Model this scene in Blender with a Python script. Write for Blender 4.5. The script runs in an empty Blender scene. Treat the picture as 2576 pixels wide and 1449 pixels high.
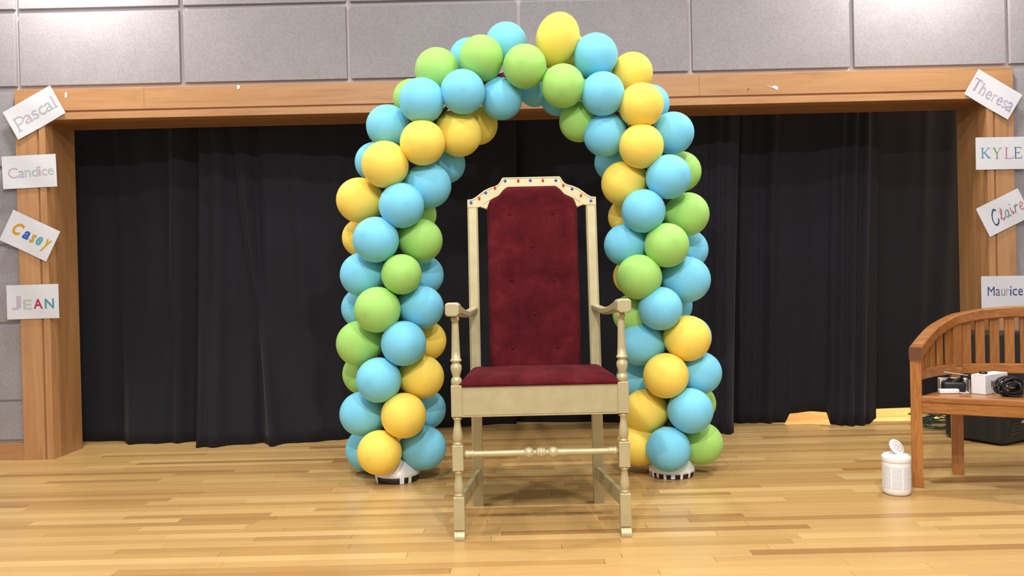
import bpy, bmesh, math, random
from mathutils import Vector, Matrix

random.seed(7)
R = math.radians
scene = bpy.context.scene
COL = scene.collection

# ------------------------------------------------------------------ camera
F_PX, CX, CY = 2000.0, 1288.0, 724.5
ROLL, PITCH = 0.023, 0.007
CAM_H = 1.0
fwd = Vector((0, math.cos(PITCH), -math.sin(PITCH)))
up0 = Vector((0, math.sin(PITCH), math.cos(PITCH)))
rt0 = Vector((1, 0, 0))
cr, sr = math.cos(ROLL), math.sin(ROLL)
rt = rt0 * cr - up0 * sr
up = rt0 * sr + up0 * cr
cam_d = bpy.data.cameras.new('camera')
cam_d.sensor_width = 36.0
cam_d.lens = 36.0 * F_PX / 2576.0
cam_d.clip_start = 0.05
cam = bpy.data.objects.new('camera', cam_d)
COL.objects.link(cam)
cm = Matrix.Identity(4)
for i in range(3):
    cm[i][0], cm[i][1], cm[i][2] = rt[i], up[i], -fwd[i]
cm[2][3] = CAM_H
cam.matrix_world = cm
scene.camera = cam


def at(px, py, Y):
    """world point at distance Y in front of the wall axis for a photo position"""
    d = fwd + rt * ((px - CX) / F_PX) - up * ((py - CY) / F_PX)
    k = Y / d.y
    return Vector((d.x * k, Y, CAM_H + d.z * k))


def on_z(px, py, z=0.0):
    d = fwd + rt * ((px - CX) / F_PX) - up * ((py - CY) / F_PX)
    k = (z - CAM_H) / d.z
    return Vector((d.x * k, d.y * k, z))


# ------------------------------------------------------------------ world, lights, exposure
world = bpy.data.worlds.new('room_light')
scene.world = world
world.use_nodes = True
bg = world.node_tree.nodes['Background']
bg.inputs['Color'].default_value = (1.0, 0.98, 0.965, 1)
bg.inputs['Strength'].default_value = 0.44


def lamp(name, loc, size, power, col=(1, 0.965, 0.92), aim=None, spread=180, shape='DISK', sy=None):
    l = bpy.data.lights.new(name, 'AREA')
    l.shape = shape
    l.size = size
    if sy:
        l.size_y = sy
    l.energy = power
    l.color = col
    l.spread = R(spread)
    o = bpy.data.objects.new(name, l)
    COL.objects.link(o)
    o.location = loc
    t = Vector(aim) if aim else Vector((loc[0], loc[1], 0))
    o.rotation_euler = (t - Vector(loc)).to_track_quat('-Z', 'Y').to_euler()
    return o


# ceiling downlights in front of the stage, two wall washers, one working light behind the curtain
lamp('ceiling_lamp', (-0.55, 0.1, 3.6), 0.14, 92)
lamp('ceiling_lamp', (0.75, 0.1, 3.6), 0.14, 92)
lamp('ceiling_lamp', (-1.3, 2.4, 3.7), 0.18, 25)
lamp('ceiling_lamp', (1.4, 2.4, 3.7), 0.18, 25)
lamp('ceiling_lamp', (0.1, 3.2, 3.9), 0.18, 15)
lamp('wall_washer', (-2.55, 4.42, 3.35), 0.18, 34)
lamp('wall_washer', (2.45, 4.42, 3.35), 0.18, 34)
lamp('stage_work_lamp', (3.6, 6.4, 2.6), 0.6, 170, (1, 0.80, 0.48))

vs = scene.view_settings
vs.view_transform = 'Standard'
vs.look = 'None'
vs.exposure = 0.44
vs.gamma = 1.0
vs.use_curve_mapping = False

# ------------------------------------------------------------------ materials


def mat(name, color, rough=0.6, metal=0.0, spec=0.5, **kw):
    m = bpy.data.materials.new(name)
    m.use_nodes = True
    b = m.node_tree.nodes['Principled BSDF']
    b.inputs['Base Color'].default_value = (*color, 1)
    b.inputs['Roughness'].default_value = rough
    b.inputs['Metallic'].default_value = metal
    b.inputs['Specular IOR Level'].default_value = spec
    for k, v in kw.items():
        b.inputs[k.replace('_', ' ')].default_value = v
    return m


def node(m, typ, **kw):
    n = m.node_tree.nodes.new(typ)
    for k, v in kw.items():
        if k in ('inp',):
            for a, b in v.items():
                n.inputs[a].default_value = b
        else:
            setattr(n, k, v)
    return n


def link(m, a, b):
    m.node_tree.links.new(a, b)


def bsdf(m):
    return m.node_tree.nodes['Principled BSDF']


def ramp(m, stops):
    n = node(m, 'ShaderNodeValToRGB')
    e = n.color_ramp.elements
    while len(e) < len(stops):
        e.new(0.5)
    for el, (p, c) in zip(e, stops):
        el.position = p
        el.color = (*c, 1)
    return n


def coords(m, scale=(1, 1, 1), kind='Object'):
    tc = node(m, 'ShaderNodeTexCoord')
    mp = node(m, 'ShaderNodeMapping')
    mp.inputs['Scale'].default_value = scale
    link(m, tc.outputs[kind], mp.inputs['Vector'])
    return mp.outputs['Vector']


def noise(m, vec, scale, detail=4, rough=0.6, dist=0.0):
    n = node(m, 'ShaderNodeTexNoise')
    n.inputs['Scale'].default_value = scale
    n.inputs['Detail'].default_value = detail
    n.inputs['Roughness'].default_value = rough
    n.inputs['Distortion'].default_value = dist
    link(m, vec, n.inputs['Vector'])
    return n.outputs['Fac']


def bump(m, fac, strength=0.2, dist=0.002):
    b = node(m, 'ShaderNodeBump')
    b.inputs['Strength'].default_value = strength
    b.inputs['Distance'].default_value = dist
    link(m, fac, b.inputs['Height'])
    link(m, b.outputs['Normal'], bsdf(m).inputs['Normal'])


def wood(name, stops, scale, rough=0.4, nscale=3.0, dist=1.2, coat=0.0, vary=0.35):
    m = mat(name, stops[0][1], rough)
    v = coords(m, scale)
    f = noise(m, v, nscale, 6, 0.6, dist)
    r = ramp(m, stops)
    link(m, f, r.inputs['Fac'])
    oi = node(m, 'ShaderNodeObjectInfo')
    rr = ramp(m, [(0.0, (0.80, 0.78, 0.76)), (1.0, (1.14, 1.16, 1.18))])
    link(m, oi.outputs['Random'], rr.inputs['Fac'])
    mm = node(m, 'ShaderNodeMix', data_type='RGBA', blend_type='MULTIPLY')
    mm.inputs['Factor'].default_value = vary
    link(m, r.outputs['Color'], mm.inputs[6])
    link(m, rr.outputs['Color'], mm.inputs[7])
    link(m, mm.outputs[2], bsdf(m).inputs['Base Color'])
    bump(m, f, 0.08, 0.001)
    bsdf(m).inputs['Coat Weight'].default_value = coat
    bsdf(m).inputs['Coat Roughness'].default_value = 0.25
    return m


# floor strip: tone per plank in a mesh attribute, grain from noise
M_PLANK = mat('maple_strip', (0.6, 0.38, 0.14), 0.40)
_at = node(M_PLANK, 'ShaderNodeAttribute', attribute_name='tone')
_v = coords(M_PLANK, (1.2, 26, 26), 'Object')
_n = noise(M_PLANK, _v, 2.0, 5, 0.65, 0.6)
_mx = node(M_PLANK, 'ShaderNodeMath', operation='MULTIPLY_ADD')
_mx.inputs[1].default_value = 0.34
link(M_PLANK, _n, _mx.inputs[0])
link(M_PLANK, _at.outputs['Fac'], _mx.inputs[2])
_r = ramp(M_PLANK, [(0.08, (0.31, 0.145, 0.045)), (0.42, (0.455, 0.258, 0.086)), (0.72, (0.555, 0.342, 0.124)), (1.0, (0.67, 0.455, 0.185))])
link(M_PLANK, _mx.outputs[0], _r.inputs['Fac'])
link(M_PLANK, _r.outputs['Color'], bsdf(M_PLANK).inputs['Base Color'])
bsdf(M_PLANK).inputs['Coat Weight'].default_value = 0.14
bsdf(M_PLANK).inputs['Coat Roughness'].default_value = 0.16
M_SUBFLOOR = mat('subfloor', (0.10, 0.055, 0.025), 0.8)

M_PANEL = mat('acoustic_tile', (0.32, 0.29, 0.295), 0.92, spec=0.2)
_v = coords(M_PANEL, (1, 1, 1))
_n = noise(M_PANEL, _v, 120, 3, 0.6)
_n2 = noise(M_PANEL, _v, 5, 3, 0.6)
_r = ramp(M_PANEL, [(0.3, (0.285, 0.262, 0.272)), (0.5, (0.32, 0.296, 0.306)), (0.7, (0.36, 0.335, 0.343))])
link(M_PANEL, _n, _r.inputs['Fac'])
_r2 = ramp(M_PANEL, [(0.35, (0.93, 0.93, 0.93)), (0.65, (1.0, 1.0, 1.0))])
link(M_PANEL, _n2, _r2.inputs['Fac'])
_mm = node(M_PANEL, 'ShaderNodeMix', data_type='RGBA', blend_type='MULTIPLY')
_mm.inputs['Factor'].default_value = 1.0
link(M_PANEL, _r.outputs['Color'], _mm.inputs[6])
link(M_PANEL, _r2.outputs['Color'], _mm.inputs[7])
link(M_PANEL, _mm.outputs[2], bsdf(M_PANEL).inputs['Base Color'])
bump(M_PANEL, _n, 0.12, 0.002)
M_JOINT = mat('wall_joint', (0.58, 0.52, 0.54), 0.9)

TRIM = [(0.25, (0.36, 0.168, 0.066)), (0.5, (0.455, 0.228, 0.092)), (0.75, (0.51, 0.27, 0.118))]
M_TRIM_H = wood('trim_wood_level', TRIM, (1.6, 22, 22), 0.42, 1.3, 0.8, 0.2)
M_TRIM_V = wood('trim_wood_upright', TRIM, (22, 22, 1.6), 0.42, 1.3, 0.8, 0.2)
JAMB = [(0.25, (0.28, 0.130, 0.048)), (0.5, (0.35, 0.172, 0.066)), (0.75, (0.40, 0.205, 0.083))]  # same wood as the trim, darkened: shade inside the opening put into the colour
M_JAMB_SHADED_H = wood('shaded_jamb_wood_level', JAMB, (1.4, 14, 14), 0.4, 1.1, 0.8, 0.2)
M_JAMB_SHADED_V = wood('shaded_jamb_wood_upright', JAMB, (14, 14, 1.4), 0.4, 1.1, 0.8, 0.2)
M_GROOVE = mat('trim_groove', (0.40, 0.185, 0.075), 0.5)

M_CURTAIN = mat('black_drape', (0.0125, 0.0123, 0.0175), 0.85, spec=0.25)
bsdf(M_CURTAIN).inputs['Sheen Weight'].default_value = 0.05
bsdf(M_CURTAIN).inputs['Sheen Roughness'].default_value = 0.5


def balloon_mat(name, c):
    m = mat(name, c, 0.58, spec=0.22)
    b = bsdf(m)
    b.inputs['Subsurface Weight'].default_value = 0.25
    b.inputs['Subsurface Radius'].default_value = (0.05, 0.05, 0.05)
    b.inputs['Subsurface Scale'].default_value = 0.3
    # the latex is thicker and deeper in colour round the crown
    v = coords(m)
    g = node(m, 'ShaderNodeVectorMath', operation='DISTANCE')
    g.inputs[1].default_value = (0, 0, 1.0)
    link(m, v, g.inputs[0])
    r = ramp(m, [(0.0, tuple(x * 0.88 for x in c)), (0.16, tuple(x * 0.95 for x in c)), (0.4, c)])
    link(m, g.outputs['Value'], r.inputs['Fac'])
    link(m, r.outputs['Color'], b.inputs['Base Color'])
    return m


M_BALLOON = {'blue': balloon_mat('blue_latex', (0.205, 0.61, 0.82)),
             'green': balloon_mat('green_latex', (0.375, 0.665, 0.165)),
             'yellow': balloon_mat('yellow_latex', (0.92, 0.68, 0.12))}

M_GOLD = mat('gold_paint', (0.60, 0.50, 0.30), 0.46, 0.3)
_v = coords(M_GOLD)
_n = noise(M_GOLD, _v, 18, 4, 0.6)
_r = ramp(M_GOLD, [(0.3, (0.455, 0.39, 0.215)), (0.7, (0.525, 0.46, 0.27))])
link(M_GOLD, _n, _r.inputs['Fac'])
link(M_GOLD, _r.outputs['Color'], bsdf(M_GOLD).inputs['Base Color'])
M_GOLDLINE = mat('gold_dark_line', (0.22, 0.17, 0.085), 0.5, 0.3)

M_VELVET = mat('red_velvet', (0.12, 0.012, 0.02), 0.95, spec=0.08)
_v = coords(M_VELVET)
_n = noise(M_VELVET, _v, 9, 5, 0.65, 0.5)
_r = ramp(M_VELVET, [(0.3, (0.050, 0.005, 0.008)), (0.55, (0.085, 0.008, 0.012)), (0.75, (0.125, 0.014, 0.018))])
link(M_VELVET, _n, _r.inputs['Fac'])
link(M_VELVET, _r.outputs['Color'], bsdf(M_VELVET).inputs['Base Color'])
bsdf(M_VELVET).inputs['Sheen Weight'].default_value = 0.05
bsdf(M_VELVET).inputs['Sheen Roughness'].default_value = 0.4
bsdf(M_VELVET).inputs['Sheen Tint'].default_value = (0.9, 0.25, 0.28, 1)
M_GEM_R = mat('red_gem', (0.55, 0.01, 0.02), 0.1, spec=0.9)
M_GEM_B = mat('blue_gem', (0.02, 0.06, 0.55), 0.1, spec=0.9)

TEAK = [(0.25, (0.22, 0.066, 0.012)), (0.5, (0.36, 0.132, 0.025)), (0.75, (0.48, 0.205, 0.045))]
M_TEAK_X = wood('teak_long', TEAK, (2, 22, 22), 0.36, 2.6, 1.4, 0.4, 0.9)
M_TEAK_Z = wood('teak_upright', TEAK, (22, 22, 2), 0.36, 2.6, 1.4, 0.4, 0.9)

M_PAPER = mat('white_paper', (0.66, 0.655, 0.685), 0.7, spec=0.3)
M_WHITE = mat('white_plastic', (0.86, 0.85, 0.84), 0.35)
M_CARD = mat('white_carton', (0.80, 0.80, 0.82), 0.6)
M_KRAFT = mat('grey_carton', (0.50, 0.44, 0.36), 0.8)
M_BLACK = mat('black_plastic', (0.012, 0.012, 0.013), 0.4)
M_RUBBER = mat('black_cable', (0.010, 0.010, 0.011), 0.45)
M_SPEAKER = mat('speaker_shell', (0.013, 0.0115, 0.011), 0.6)
M_GRILLE = mat('speaker_grille', (0.016, 0.015, 0.016), 0.5, 0.2)
M_GREENCORD = mat('green_cord', (0.028, 0.06, 0.05), 0.45)
M_TAPE = mat('white_tape', (0.80, 0.80, 0.83), 0.45)
M_REDTAPE = mat('red_tape', (0.55, 0.03, 0.10), 0.5)
M_POLE = mat('arch_pole_plastic', (0.05, 0.05, 0.06), 0.5)
M_LOGO = mat('silver_badge', (0.6, 0.6, 0.6), 0.4)

# ------------------------------------------------------------------ mesh helpers


def bm_obj(name, bm, m, parent=None, smooth=False, loc=None, rot=None):
    me = bpy.data.meshes.new(name)
    bm.normal_update()
    bm.to_mesh(me)
    bm.free()
    return me_obj(name, me, m, parent, smooth, loc, rot)


def me_obj(name, me, m, parent=None, smooth=False, loc=None, rot=None):
    if m is not None and not me.materials:
        me.materials.append(m)
    if smooth:
        for p in me.polygons:
            p.use_smooth = True
    o = bpy.data.objects.new(name, me)
    COL.objects.link(o)
    if parent:
        o.parent = parent
    if loc is not None:
        o.location = loc
    if rot is not None:
        o.rotation_euler = rot
    return o


def empty(name, loc=(0, 0, 0), rz=0.0):
    o = bpy.data.objects.new(name, None)
    o.empty_display_size = 0.1
    COL.objects.link(o)
    o.location = loc
    o.rotation_euler = (0, 0, rz)
    return o


def tag(o, label, cat, group=None):
    o['label'] = label
    o['category'] = cat
    if group:
        o['group'] = group
    return o


def struct(o):
    o['kind'] = 'structure'
    return o


def box(bm, x0, x1, y0, y1, z0, z1, bevel=0.0, seg=1, mtx=None):
    b2 = bmesh.new()
    vs_ = [b2.verts.new((x, y, z)) for x in (x0, x1) for y in (y0, y1) for z in (z0, z1)]
    for f in ((0, 1, 3, 2), (4, 6, 7, 5), (0, 4, 5, 1), (2, 3, 7, 6), (0, 2, 6, 4), (1, 5, 7, 3)):
        b2.faces.new([vs_[i] for i in f])
    if bevel > 0:
        bmesh.ops.bevel(b2, geom=b2.edges[:], offset=bevel, segments=seg, affect='EDGES', profile=0.6)
    if mtx is not None:
        bmesh.ops.transform(b2, matrix=mtx, verts=b2.verts)
    merge(bm, b2)
    return bm


def merge(bm, b2):
    me = bpy.data.meshes.new('tmp')
    b2.to_mesh(me)
    b2.free()
    bm.from_mesh(me)
    bpy.data.meshes.remove(me)


def lathe(bm, prof, seg=24, axis='z', origin=(0, 0, 0)):
    """prof: list of (radius, height)"""
    rings = []
    for r, h in prof:
        ring = []
        for i in range(seg):
            a = 2 * math.pi * i / seg
            p = (r * math.cos(a), r * math.sin(a), h)
            if axis == 'x':
                p = (h, r * math.cos(a), r * math.sin(a))
            elif axis == 'y':
                p = (r * math.cos(a), h, r * math.sin(a))
            ring.append(bm.verts.new(Vector(p) + Vector(origin)))
        rings.append(ring)
    for a, b in zip(rings, rings[1:]):
        for i in range(seg):
            j = (i + 1) % seg
            bm.faces.new((a[i], a[j], b[j], b[i]))
    bm.faces.new(list(reversed(rings[0])))
    bm.faces.new(rings[-1])
    bmesh.ops.recalc_face_normals(bm, faces=bm.faces)
    return bm


def tube(bm, pts, r, seg=8, closed=False):
    pts = [Vector(p) for p in pts]
    n = len(pts)
    rings = []
    prev = None
    for i, p in enumerate(pts):
        a = pts[(i - 1) % n] if (i > 0 or closed) else p
        b = pts[(i + 1) % n] if (i < n - 1 or closed) else p
        t = (b - a).normalized()
        if prev is None:
            u = t.orthogonal().normalized()
        else:
            u = (prev - t * prev.dot(t))
            u = u.normalized() if u.length > 1e-6 else t.orthogonal().normalized()
        prev = u
        w = t.cross(u)
        rr = r[i] if isinstance(r, (list, tuple)) else r
        rings.append([bm.verts.new(p + (u * math.cos(2 * math.pi * k / seg) + w * math.sin(2 * math.pi * k / seg)) * rr) for k in range(seg)])
    pairs = list(zip(rings, rings[1:])) + ([(rings[-1], rings[0])] if closed else [])
    for a, b in pairs:
        for k in range(seg):
            j = (k + 1) % seg
            bm.faces.new((a[k], a[j], b[j], b[k]))
    if not closed:
        bm.faces.new(list(reversed(rings[0])))
        bm.faces.new(rings[-1])
    return bm


def prism(bm, poly, y0, y1, bevel=0.0):
    """polygon in (x, z) pushed from y0 (front) to y1"""
    b2 = bmesh.new()
    a = [b2.verts.new((x, y0, z)) for x, z in poly]
    b = [b2.verts.new((x, y1, z)) for x, z in poly]
    n = len(poly)
    b2.faces.new(a)
    b2.faces.new(list(reversed(b)))
    for i in range(n):
        j = (i + 1) % n
        b2.faces.new((a[j], a[i], b[i], b[j]))
    bmesh.ops.recalc_face_normals(b2, faces=b2.faces)
    if bevel > 0:
        es = [e for e in b2.edges if abs(e.verts[0].co.y - y0) < 1e-6 and abs(e.verts[1].co.y - y0) < 1e-6]
        bmesh.ops.bevel(b2, geom=es, offset=bevel, segments=2, affect='EDGES', profile=0.5)
    merge(bm, b2)
    return bm


def sweep_box(bm, pts, w, h, zoff=0.0):
    """rectangular section following a plan curve; pts (x, y, z), w across, h upright"""
    rings = []
    n = len(pts)
    for i in range(n):
        p = Vector(pts[i])
        t = Vector(pts[min(i + 1, n - 1)]) - Vector(pts[max(i - 1, 0)])
        t.z = 0
        t.normalize()
        s = Vector((-t.y, t.x, 0))
        ww = w[i] if isinstance(w, list) else w
        hh = h[i] if isinstance(h, list) else h
        c = min(ww, hh) * 0.12
        sec = [(-ww / 2 + c, -hh / 2), (ww / 2 - c, -hh / 2), (ww / 2, -hh / 2 + c), (ww / 2, hh / 2 - c), (ww / 2 - c, hh / 2), (-ww / 2 + c, hh / 2), (-ww / 2, hh / 2 - c), (-ww / 2, -hh / 2 + c)]
        rings.append([bm.verts.new(p + s * a + Vector((0, 0, b + zoff))) for a, b in sec])
    for a, b in zip(rings, rings[1:]):
        for k in range(8):
            j = (k + 1) % 8
            bm.faces.new((a[k], a[j], b[j], b[k]))
    bm.faces.new(list(reversed(rings[0])))
    bm.faces.new(rings[-1])
    bmesh.ops.recalc_face_normals(bm, faces=bm.faces)
    return bm


def lerp_tab(tab, x):
    if x <= tab[0][0]:
        return tab[0][1]
    for (a, va), (b, vb) in zip(tab, tab[1:]):
        if x <= b:
            t = (x - a) / (b - a)
            t = t * t * (3 - 2 * t)
            return va + (vb - va) * t
    return tab[-1][1]


# ------------------------------------------------------------------ setting: floor
WALL_Y = 4.796
JAMB_Y = 5.095
bm = bmesh.new()
box(bm, -5.5, 5.5, -1.2, 8.2, -0.10, -0.019)
floor = struct(bm_obj('floor', bm, M_SUBFLOOR))

PITCH_P = 0.0572


def plank_geo(bm, x0, x1, y0, y1, tone, lay):
    g, c, dz = 0.0006, 0.0006, random.uniform(-0.0002, 0.0001)
    x0 += g; x1 -= g; y0 += g; y1 -= g
    bot = [bm.verts.new(p) for p in ((x0, y0, -0.018), (x1, y0, -0.018), (x1, y1, -0.018), (x0, y1, -0.018))]
    mid = [bm.verts.new(p) for p in ((x0, y0, -c + dz), (x1, y0, -c + dz), (x1, y1, -c + dz), (x0, y1, -c + dz))]
    top = [bm.verts.new(p) for p in ((x0 + c, y0 + c, dz), (x1 - c, y0 + c, dz), (x1 - c, y1 - c, dz), (x0 + c, y1 - c, dz))]
    fs = [bm.faces.new(top)]
    for a, b in ((bot, mid), (mid, top)):
        for i in range(4):
            j = (i + 1) % 4
            fs.append(bm.faces.new((a[i], a[j], b[j], b[i])))
    for f in fs:
        f[lay] = tone


rp = random.Random(21)
near = []
far = []
row = 0
y = 2.05
while y < 8.1:
    lim = max(2.35, 0.70 * y + 0.35)
    x = -lim - rp.uniform(0, 1.1)
    seen = 2.62 < y + PITCH_P and y < 5.3
    while x < lim:
        L = rp.choice((0.45, 0.6, 0.8, 0.95, 1.15, 1.4, 1.7)) * rp.uniform(0.85, 1.15)
        tone = min(0.80, max(0.0, rp.gauss(0.44, 0.12)))
        k = rp.random()
        if k < 0.11:
            tone = rp.uniform(0.0, 0.16)
        elif k < 0.22:
            tone = rp.uniform(0.62, 0.74)
        item = (x, x + L, y, y + PITCH_P, tone)
        inside = seen and x + L > -0.66 * y - 0.05 and x < 0.66 * y + 0.05
        (near if inside and len(near) < 300 else far).append(item)
        x += L
    y += PITCH_P
for it in near:
    bm = bmesh.new()
    lay = bm.faces.layers.float.new('tone')
    cx_, cy_ = (it[0] + it[1]) / 2, (it[2] + it[3]) / 2
    plank_geo(bm, it[0], it[1], it[2], it[3], it[4], lay)
    bm_obj('plank', bm, M_PLANK, floor)
bm = bmesh.new()
lay = bm.faces.layers.float.new('tone')
for it in far:
    plank_geo(bm, it[0], it[1], it[2], it[3], it[4], lay)
o = bm_obj('distant_planks', bm, M_PLANK, floor)
o['kind'] = 'stuff'

# ------------------------------------------------------------------ setting: wall with acoustic panels
XL_IN, XL_OUT, XR_IN, XR_OUT = -2.777, -2.957, 2.868, 3.033
Z_IN, Z_GR, Z_OUT = 2.037, 2.090, 2.222
WTOP = 3.62
bm = bmesh.new()
box(bm, -5.4, XL_OUT + 0.06, WALL_Y + 0.026, WALL_Y + 0.16, 0.0, Z_OUT)
box(bm, XR_OUT - 0.06, 5.4, WALL_Y + 0.026, WALL_Y + 0.16, 0.0, Z_OUT)
box(bm, -5.4, 5.4, WALL_Y + 0.026, WALL_Y + 0.16, Z_OUT, WTOP)
wall = struct(bm_obj('wall_back', bm, M_JOINT))
VJ = [-4.93, -3.935, -2.945, -1.955, -0.950, 0.078, 1.105, 2.080, 3.018, 4.01, 5.0]
ZR = [0.347 - 0.24, 0.347, 0.817, 1.287, 1.755, 2.224, 2.70, 3.17, 3.62]
G = 0.0135
for i in range(len(VJ) - 1):
    for j in range(len(ZR) - 1):
        x0, x1, z0, z1 = VJ[i] + G, VJ[i + 1] - G, ZR[j] + G, ZR[j + 1] - G
        if z1 < Z_OUT + 0.05 and x1 > XL_OUT + 0.05 and x0 < XR_OUT - 0.05:
            continue
        if j == 5:
            z0 += 0.012
        bm = bmesh.new()
        box(bm, x0, x1, WALL_Y, WALL_Y + 0.0275, z0, z1, 0.003, 2)
        bm_obj('acoustic_panel', bm, M_PANEL, wall)

bm = bmesh.new()
box(bm, -5.4, 5.4, 8.0, 8.15, 0.0, WTOP)
struct(bm_obj('wall_rear', bm, mat('stage_rear_wall', (0.42, 0.30, 0.17), 0.8)))

# wooden casing of the stage opening
YF = WALL_Y - 0.022


def casing_profile(a_out, a_gr, a_in):
    return [(a_out, YF), (a_gr - 0.0, YF), (a_gr, YF + 0.012), (a_gr + (a_in - a_gr) * 0.22, YF + 0.012), (a_gr + (a_in - a_gr) * 0.22, YF - 0.004), (a_in, YF - 0.004)]


def board_v(name, x0, x1, y0, y1, z0, z1, m, parent, bv=0.003):
    bm = bmesh.new()
    box(bm, x0, x1, y0, y1, z0, z1, bv, 2)
    return bm_obj(name, bm, m, parent)


def casing(name, kind):
    root = struct(empty(name))
    if kind == 'head':
        xs = [XL_OUT, -2.18, 0.45, 1.15, XR_OUT]
        for a, b in zip(xs, xs[1:]):
            board_v('face_board', a + 0.0004, b - 0.0004, YF, WALL_Y + 0.06, Z_GR + 0.001, Z_OUT, M_TRIM_H, root, 0.002)
        board_v('groove', XL_IN - 0.05, XR_IN + 0.05, YF + 0.010, WALL_Y + 0.05, Z_GR - 0.014, Z_GR + 0.004, M_GROOVE, root, 0.0)
        xs = [XL_IN - 0.04, -0.6, XR_IN + 0.04]
        for a, b in zip(xs, xs[1:]):
            board_v('bead_board', a + 0.0004, b - 0.0004, YF - 0.003, WALL_Y + 0.06, Z_IN, Z_GR - 0.012, M_TRIM_H, root, 0.002)
        board_v('soffit_board', XL_IN, XR_IN, WALL_Y + 0.058, JAMB_Y, Z_IN, Z_IN + 0.03, M_JAMB_SHADED_H, root, 0.001)
    else:
        s = -1 if kind == 'left' else 1
        xo, xi = (XL_OUT, XL_IN) if s < 0 else (XR_OUT, XR_IN)
        xg = xi + s * 0.050
        a, b = sorted((xo, xg + s * 0.001))
        board_v('face_board', a, b, YF, WALL_Y + 0.06, 0.0, Z_GR + 0.0005, M_TRIM_V, root, 0.002)
        a, b = sorted((xg - s * 0.014, xg + s * 0.004))
        board_v('groove', a, b, YF + 0.010, WALL_Y + 0.05, 0.0, Z_GR - 0.012, M_GROOVE, root, 0.0)
        a, b = sorted((xg - s * 0.012, xi))
        board_v('bead_board', a, b, YF - 0.003, WALL_Y + 0.06, 0.0, Z_IN + 0.001, M_TRIM_V, root, 0.002)
        a, b = sorted((xi, xi + s * 0.03))
        board_v('jamb_board', a, b, WALL_Y + 0.058, JAMB_Y, 0.0, Z_IN + 0.001, M_JAMB_SHADED_V, root, 0.001)
    return root


casing('trim_1', 'head')
casing('trim_2', 'left')
casing('trim_3', 'right')
bm = bmesh.new()
box(bm, -5.4, XL_OUT - 0.001, YF + 0.006, WALL_Y + 0.03, 0.0, 0.098, 0.003, 2)
struct(bm_obj('baseboard_left', bm, M_TRIM_H))
bm = bmesh.new()
box(bm, XR_OUT + 0.001, 5.4, YF + 0.006, WALL_Y + 0.03, 0.0, 0.098, 0.003, 2)
struct(bm_obj('baseboard_right', bm, M_TRIM_H))

# ------------------------------------------------------------------ drapes


def drape(name, label, keys, folds, ztop=2.2, n=220, m=26, fine=0.006, seed=1):
    """keys: (px_bottom, depth_bottom, hem_height, px_top, depth_top); folds: (px_top, px_bottom, half width m, amp m)"""
    rr = random.Random(seed)
    ph = [rr.uniform(0, 6.28) for _ in range(6)]
    fr = [rr.uniform(14, 34) for _ in range(6)]
    tabs = [[(i / (len(keys) - 1), k[j]) for i, k in enumerate(keys)] for j in range(5)]
    # parameter proportional to bottom pixel span
    span = keys[-1][0] - keys[0][0]
    us = [(k[0] - keys[0][0]) / span for k in keys]
    tabs = [[(us[i], k[j]) for i, k in enumerate(keys)] for j in range(5)]
    bm = bmesh.new()
    grid = []
    for i in range(n + 1):
        u = i / n
        pb, pt = keys[0][0] + span * u, None
        db, hz, dt = lerp_tab(tabs[1], u), lerp_tab(tabs[2], u), lerp_tab(tabs[4], u)
        # linear for the top position keeps the order of the folds
        for (a, va), (b, vb) in zip(tabs[3], tabs[3][1:]):
            if u <= b + 1e-9:
                pt = va + (vb - va) * (u - a) / max(1e-9, b - a)
                break
        xb = (pb - 1296.5) / 2000 * db
        xt = (pt - 1278.5) / 2000 * dt
        colv = []
        for j in range(m + 1):
            t = j / m
            z = hz + (ztop - hz) * t
            x = xb + (xt - xb) * t
            yv = db + (dt - db) * (t ** 0.7)
            px_here = pb + (pt - pb) * t
            for (ft, fb, w, amp) in folds:
                c = fb + (ft - fb) * t
                dx = (px_here - c) / 390.0
                yv -= amp * math.exp(-(dx / w) ** 2) * (0.75 + 0.25 * (1 - t))
            for k in range(6):
                yv += fine * 0.5 * math.sin(x * fr[k] + ph[k] + 0.5 * math.sin(2 * z + ph[k]))
            colv.append(bm.verts.new((x, yv, z)))
        grid.append(colv)
    for i in range(n):
        for j in range(m):
            bm.faces.new((grid[i][j], grid[i + 1][j], grid[i + 1][j + 1], grid[i][j + 1]))
    o = bm_obj(name, bm, M_CURTAIN, None, True)
    s = o.modifiers.new('cloth', 'SOLIDIFY')
    s.thickness = 0.004
    s.offset = 0
    return tag(o, label, 'curtain', 'black stage drapes')


drape('stage_curtain', 'black stage drape at the far left, beside the left wooden jamb',
      [(120, 5.34, 0.001, 120, 5.34), (310, 5.30, 0.001, 310, 5.36), (327, 5.19, 0.001, 400, 5.33), (480, 5.22, 0.001, 490, 5.33), (560, 5.26, 0.001, 560, 5.36)],
      [(440, 452, 0.03, 0.04), (300, 330, 0.025, 0.02), (470, 400, 0.05, 0.03)], seed=3)
drape('stage_curtain', 'black stage drape with a loose front edge, between the left drape and the balloon arch',
      [(495, 5.04, 0.001, 505, 5.24), (560, 5.07, 0.001, 560, 5.26), (640, 5.09, 0.003, 600, 5.27), (690, 5.06, 0.001, 618, 5.26), (750, 5.12, 0.001, 720, 5.28), (900, 5.22, 0.001, 880, 5.32), (1100, 5.52, 0.001, 1080, 5.4), (1300, 5.62, 0.001, 1300, 5.45)],
      [(505, 497, 0.03, 0.03), (555, 545, 0.05, 0.05), (640, 655, 0.035, -0.05), (590, 690, 0.03, 0.06), (690, 745, 0.05, 0.03), (720, 800, 0.06, 0.025), (850, 860, 0.05, 0.03), (1000, 1000, 0.06, 0.03)], seed=5)
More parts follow.
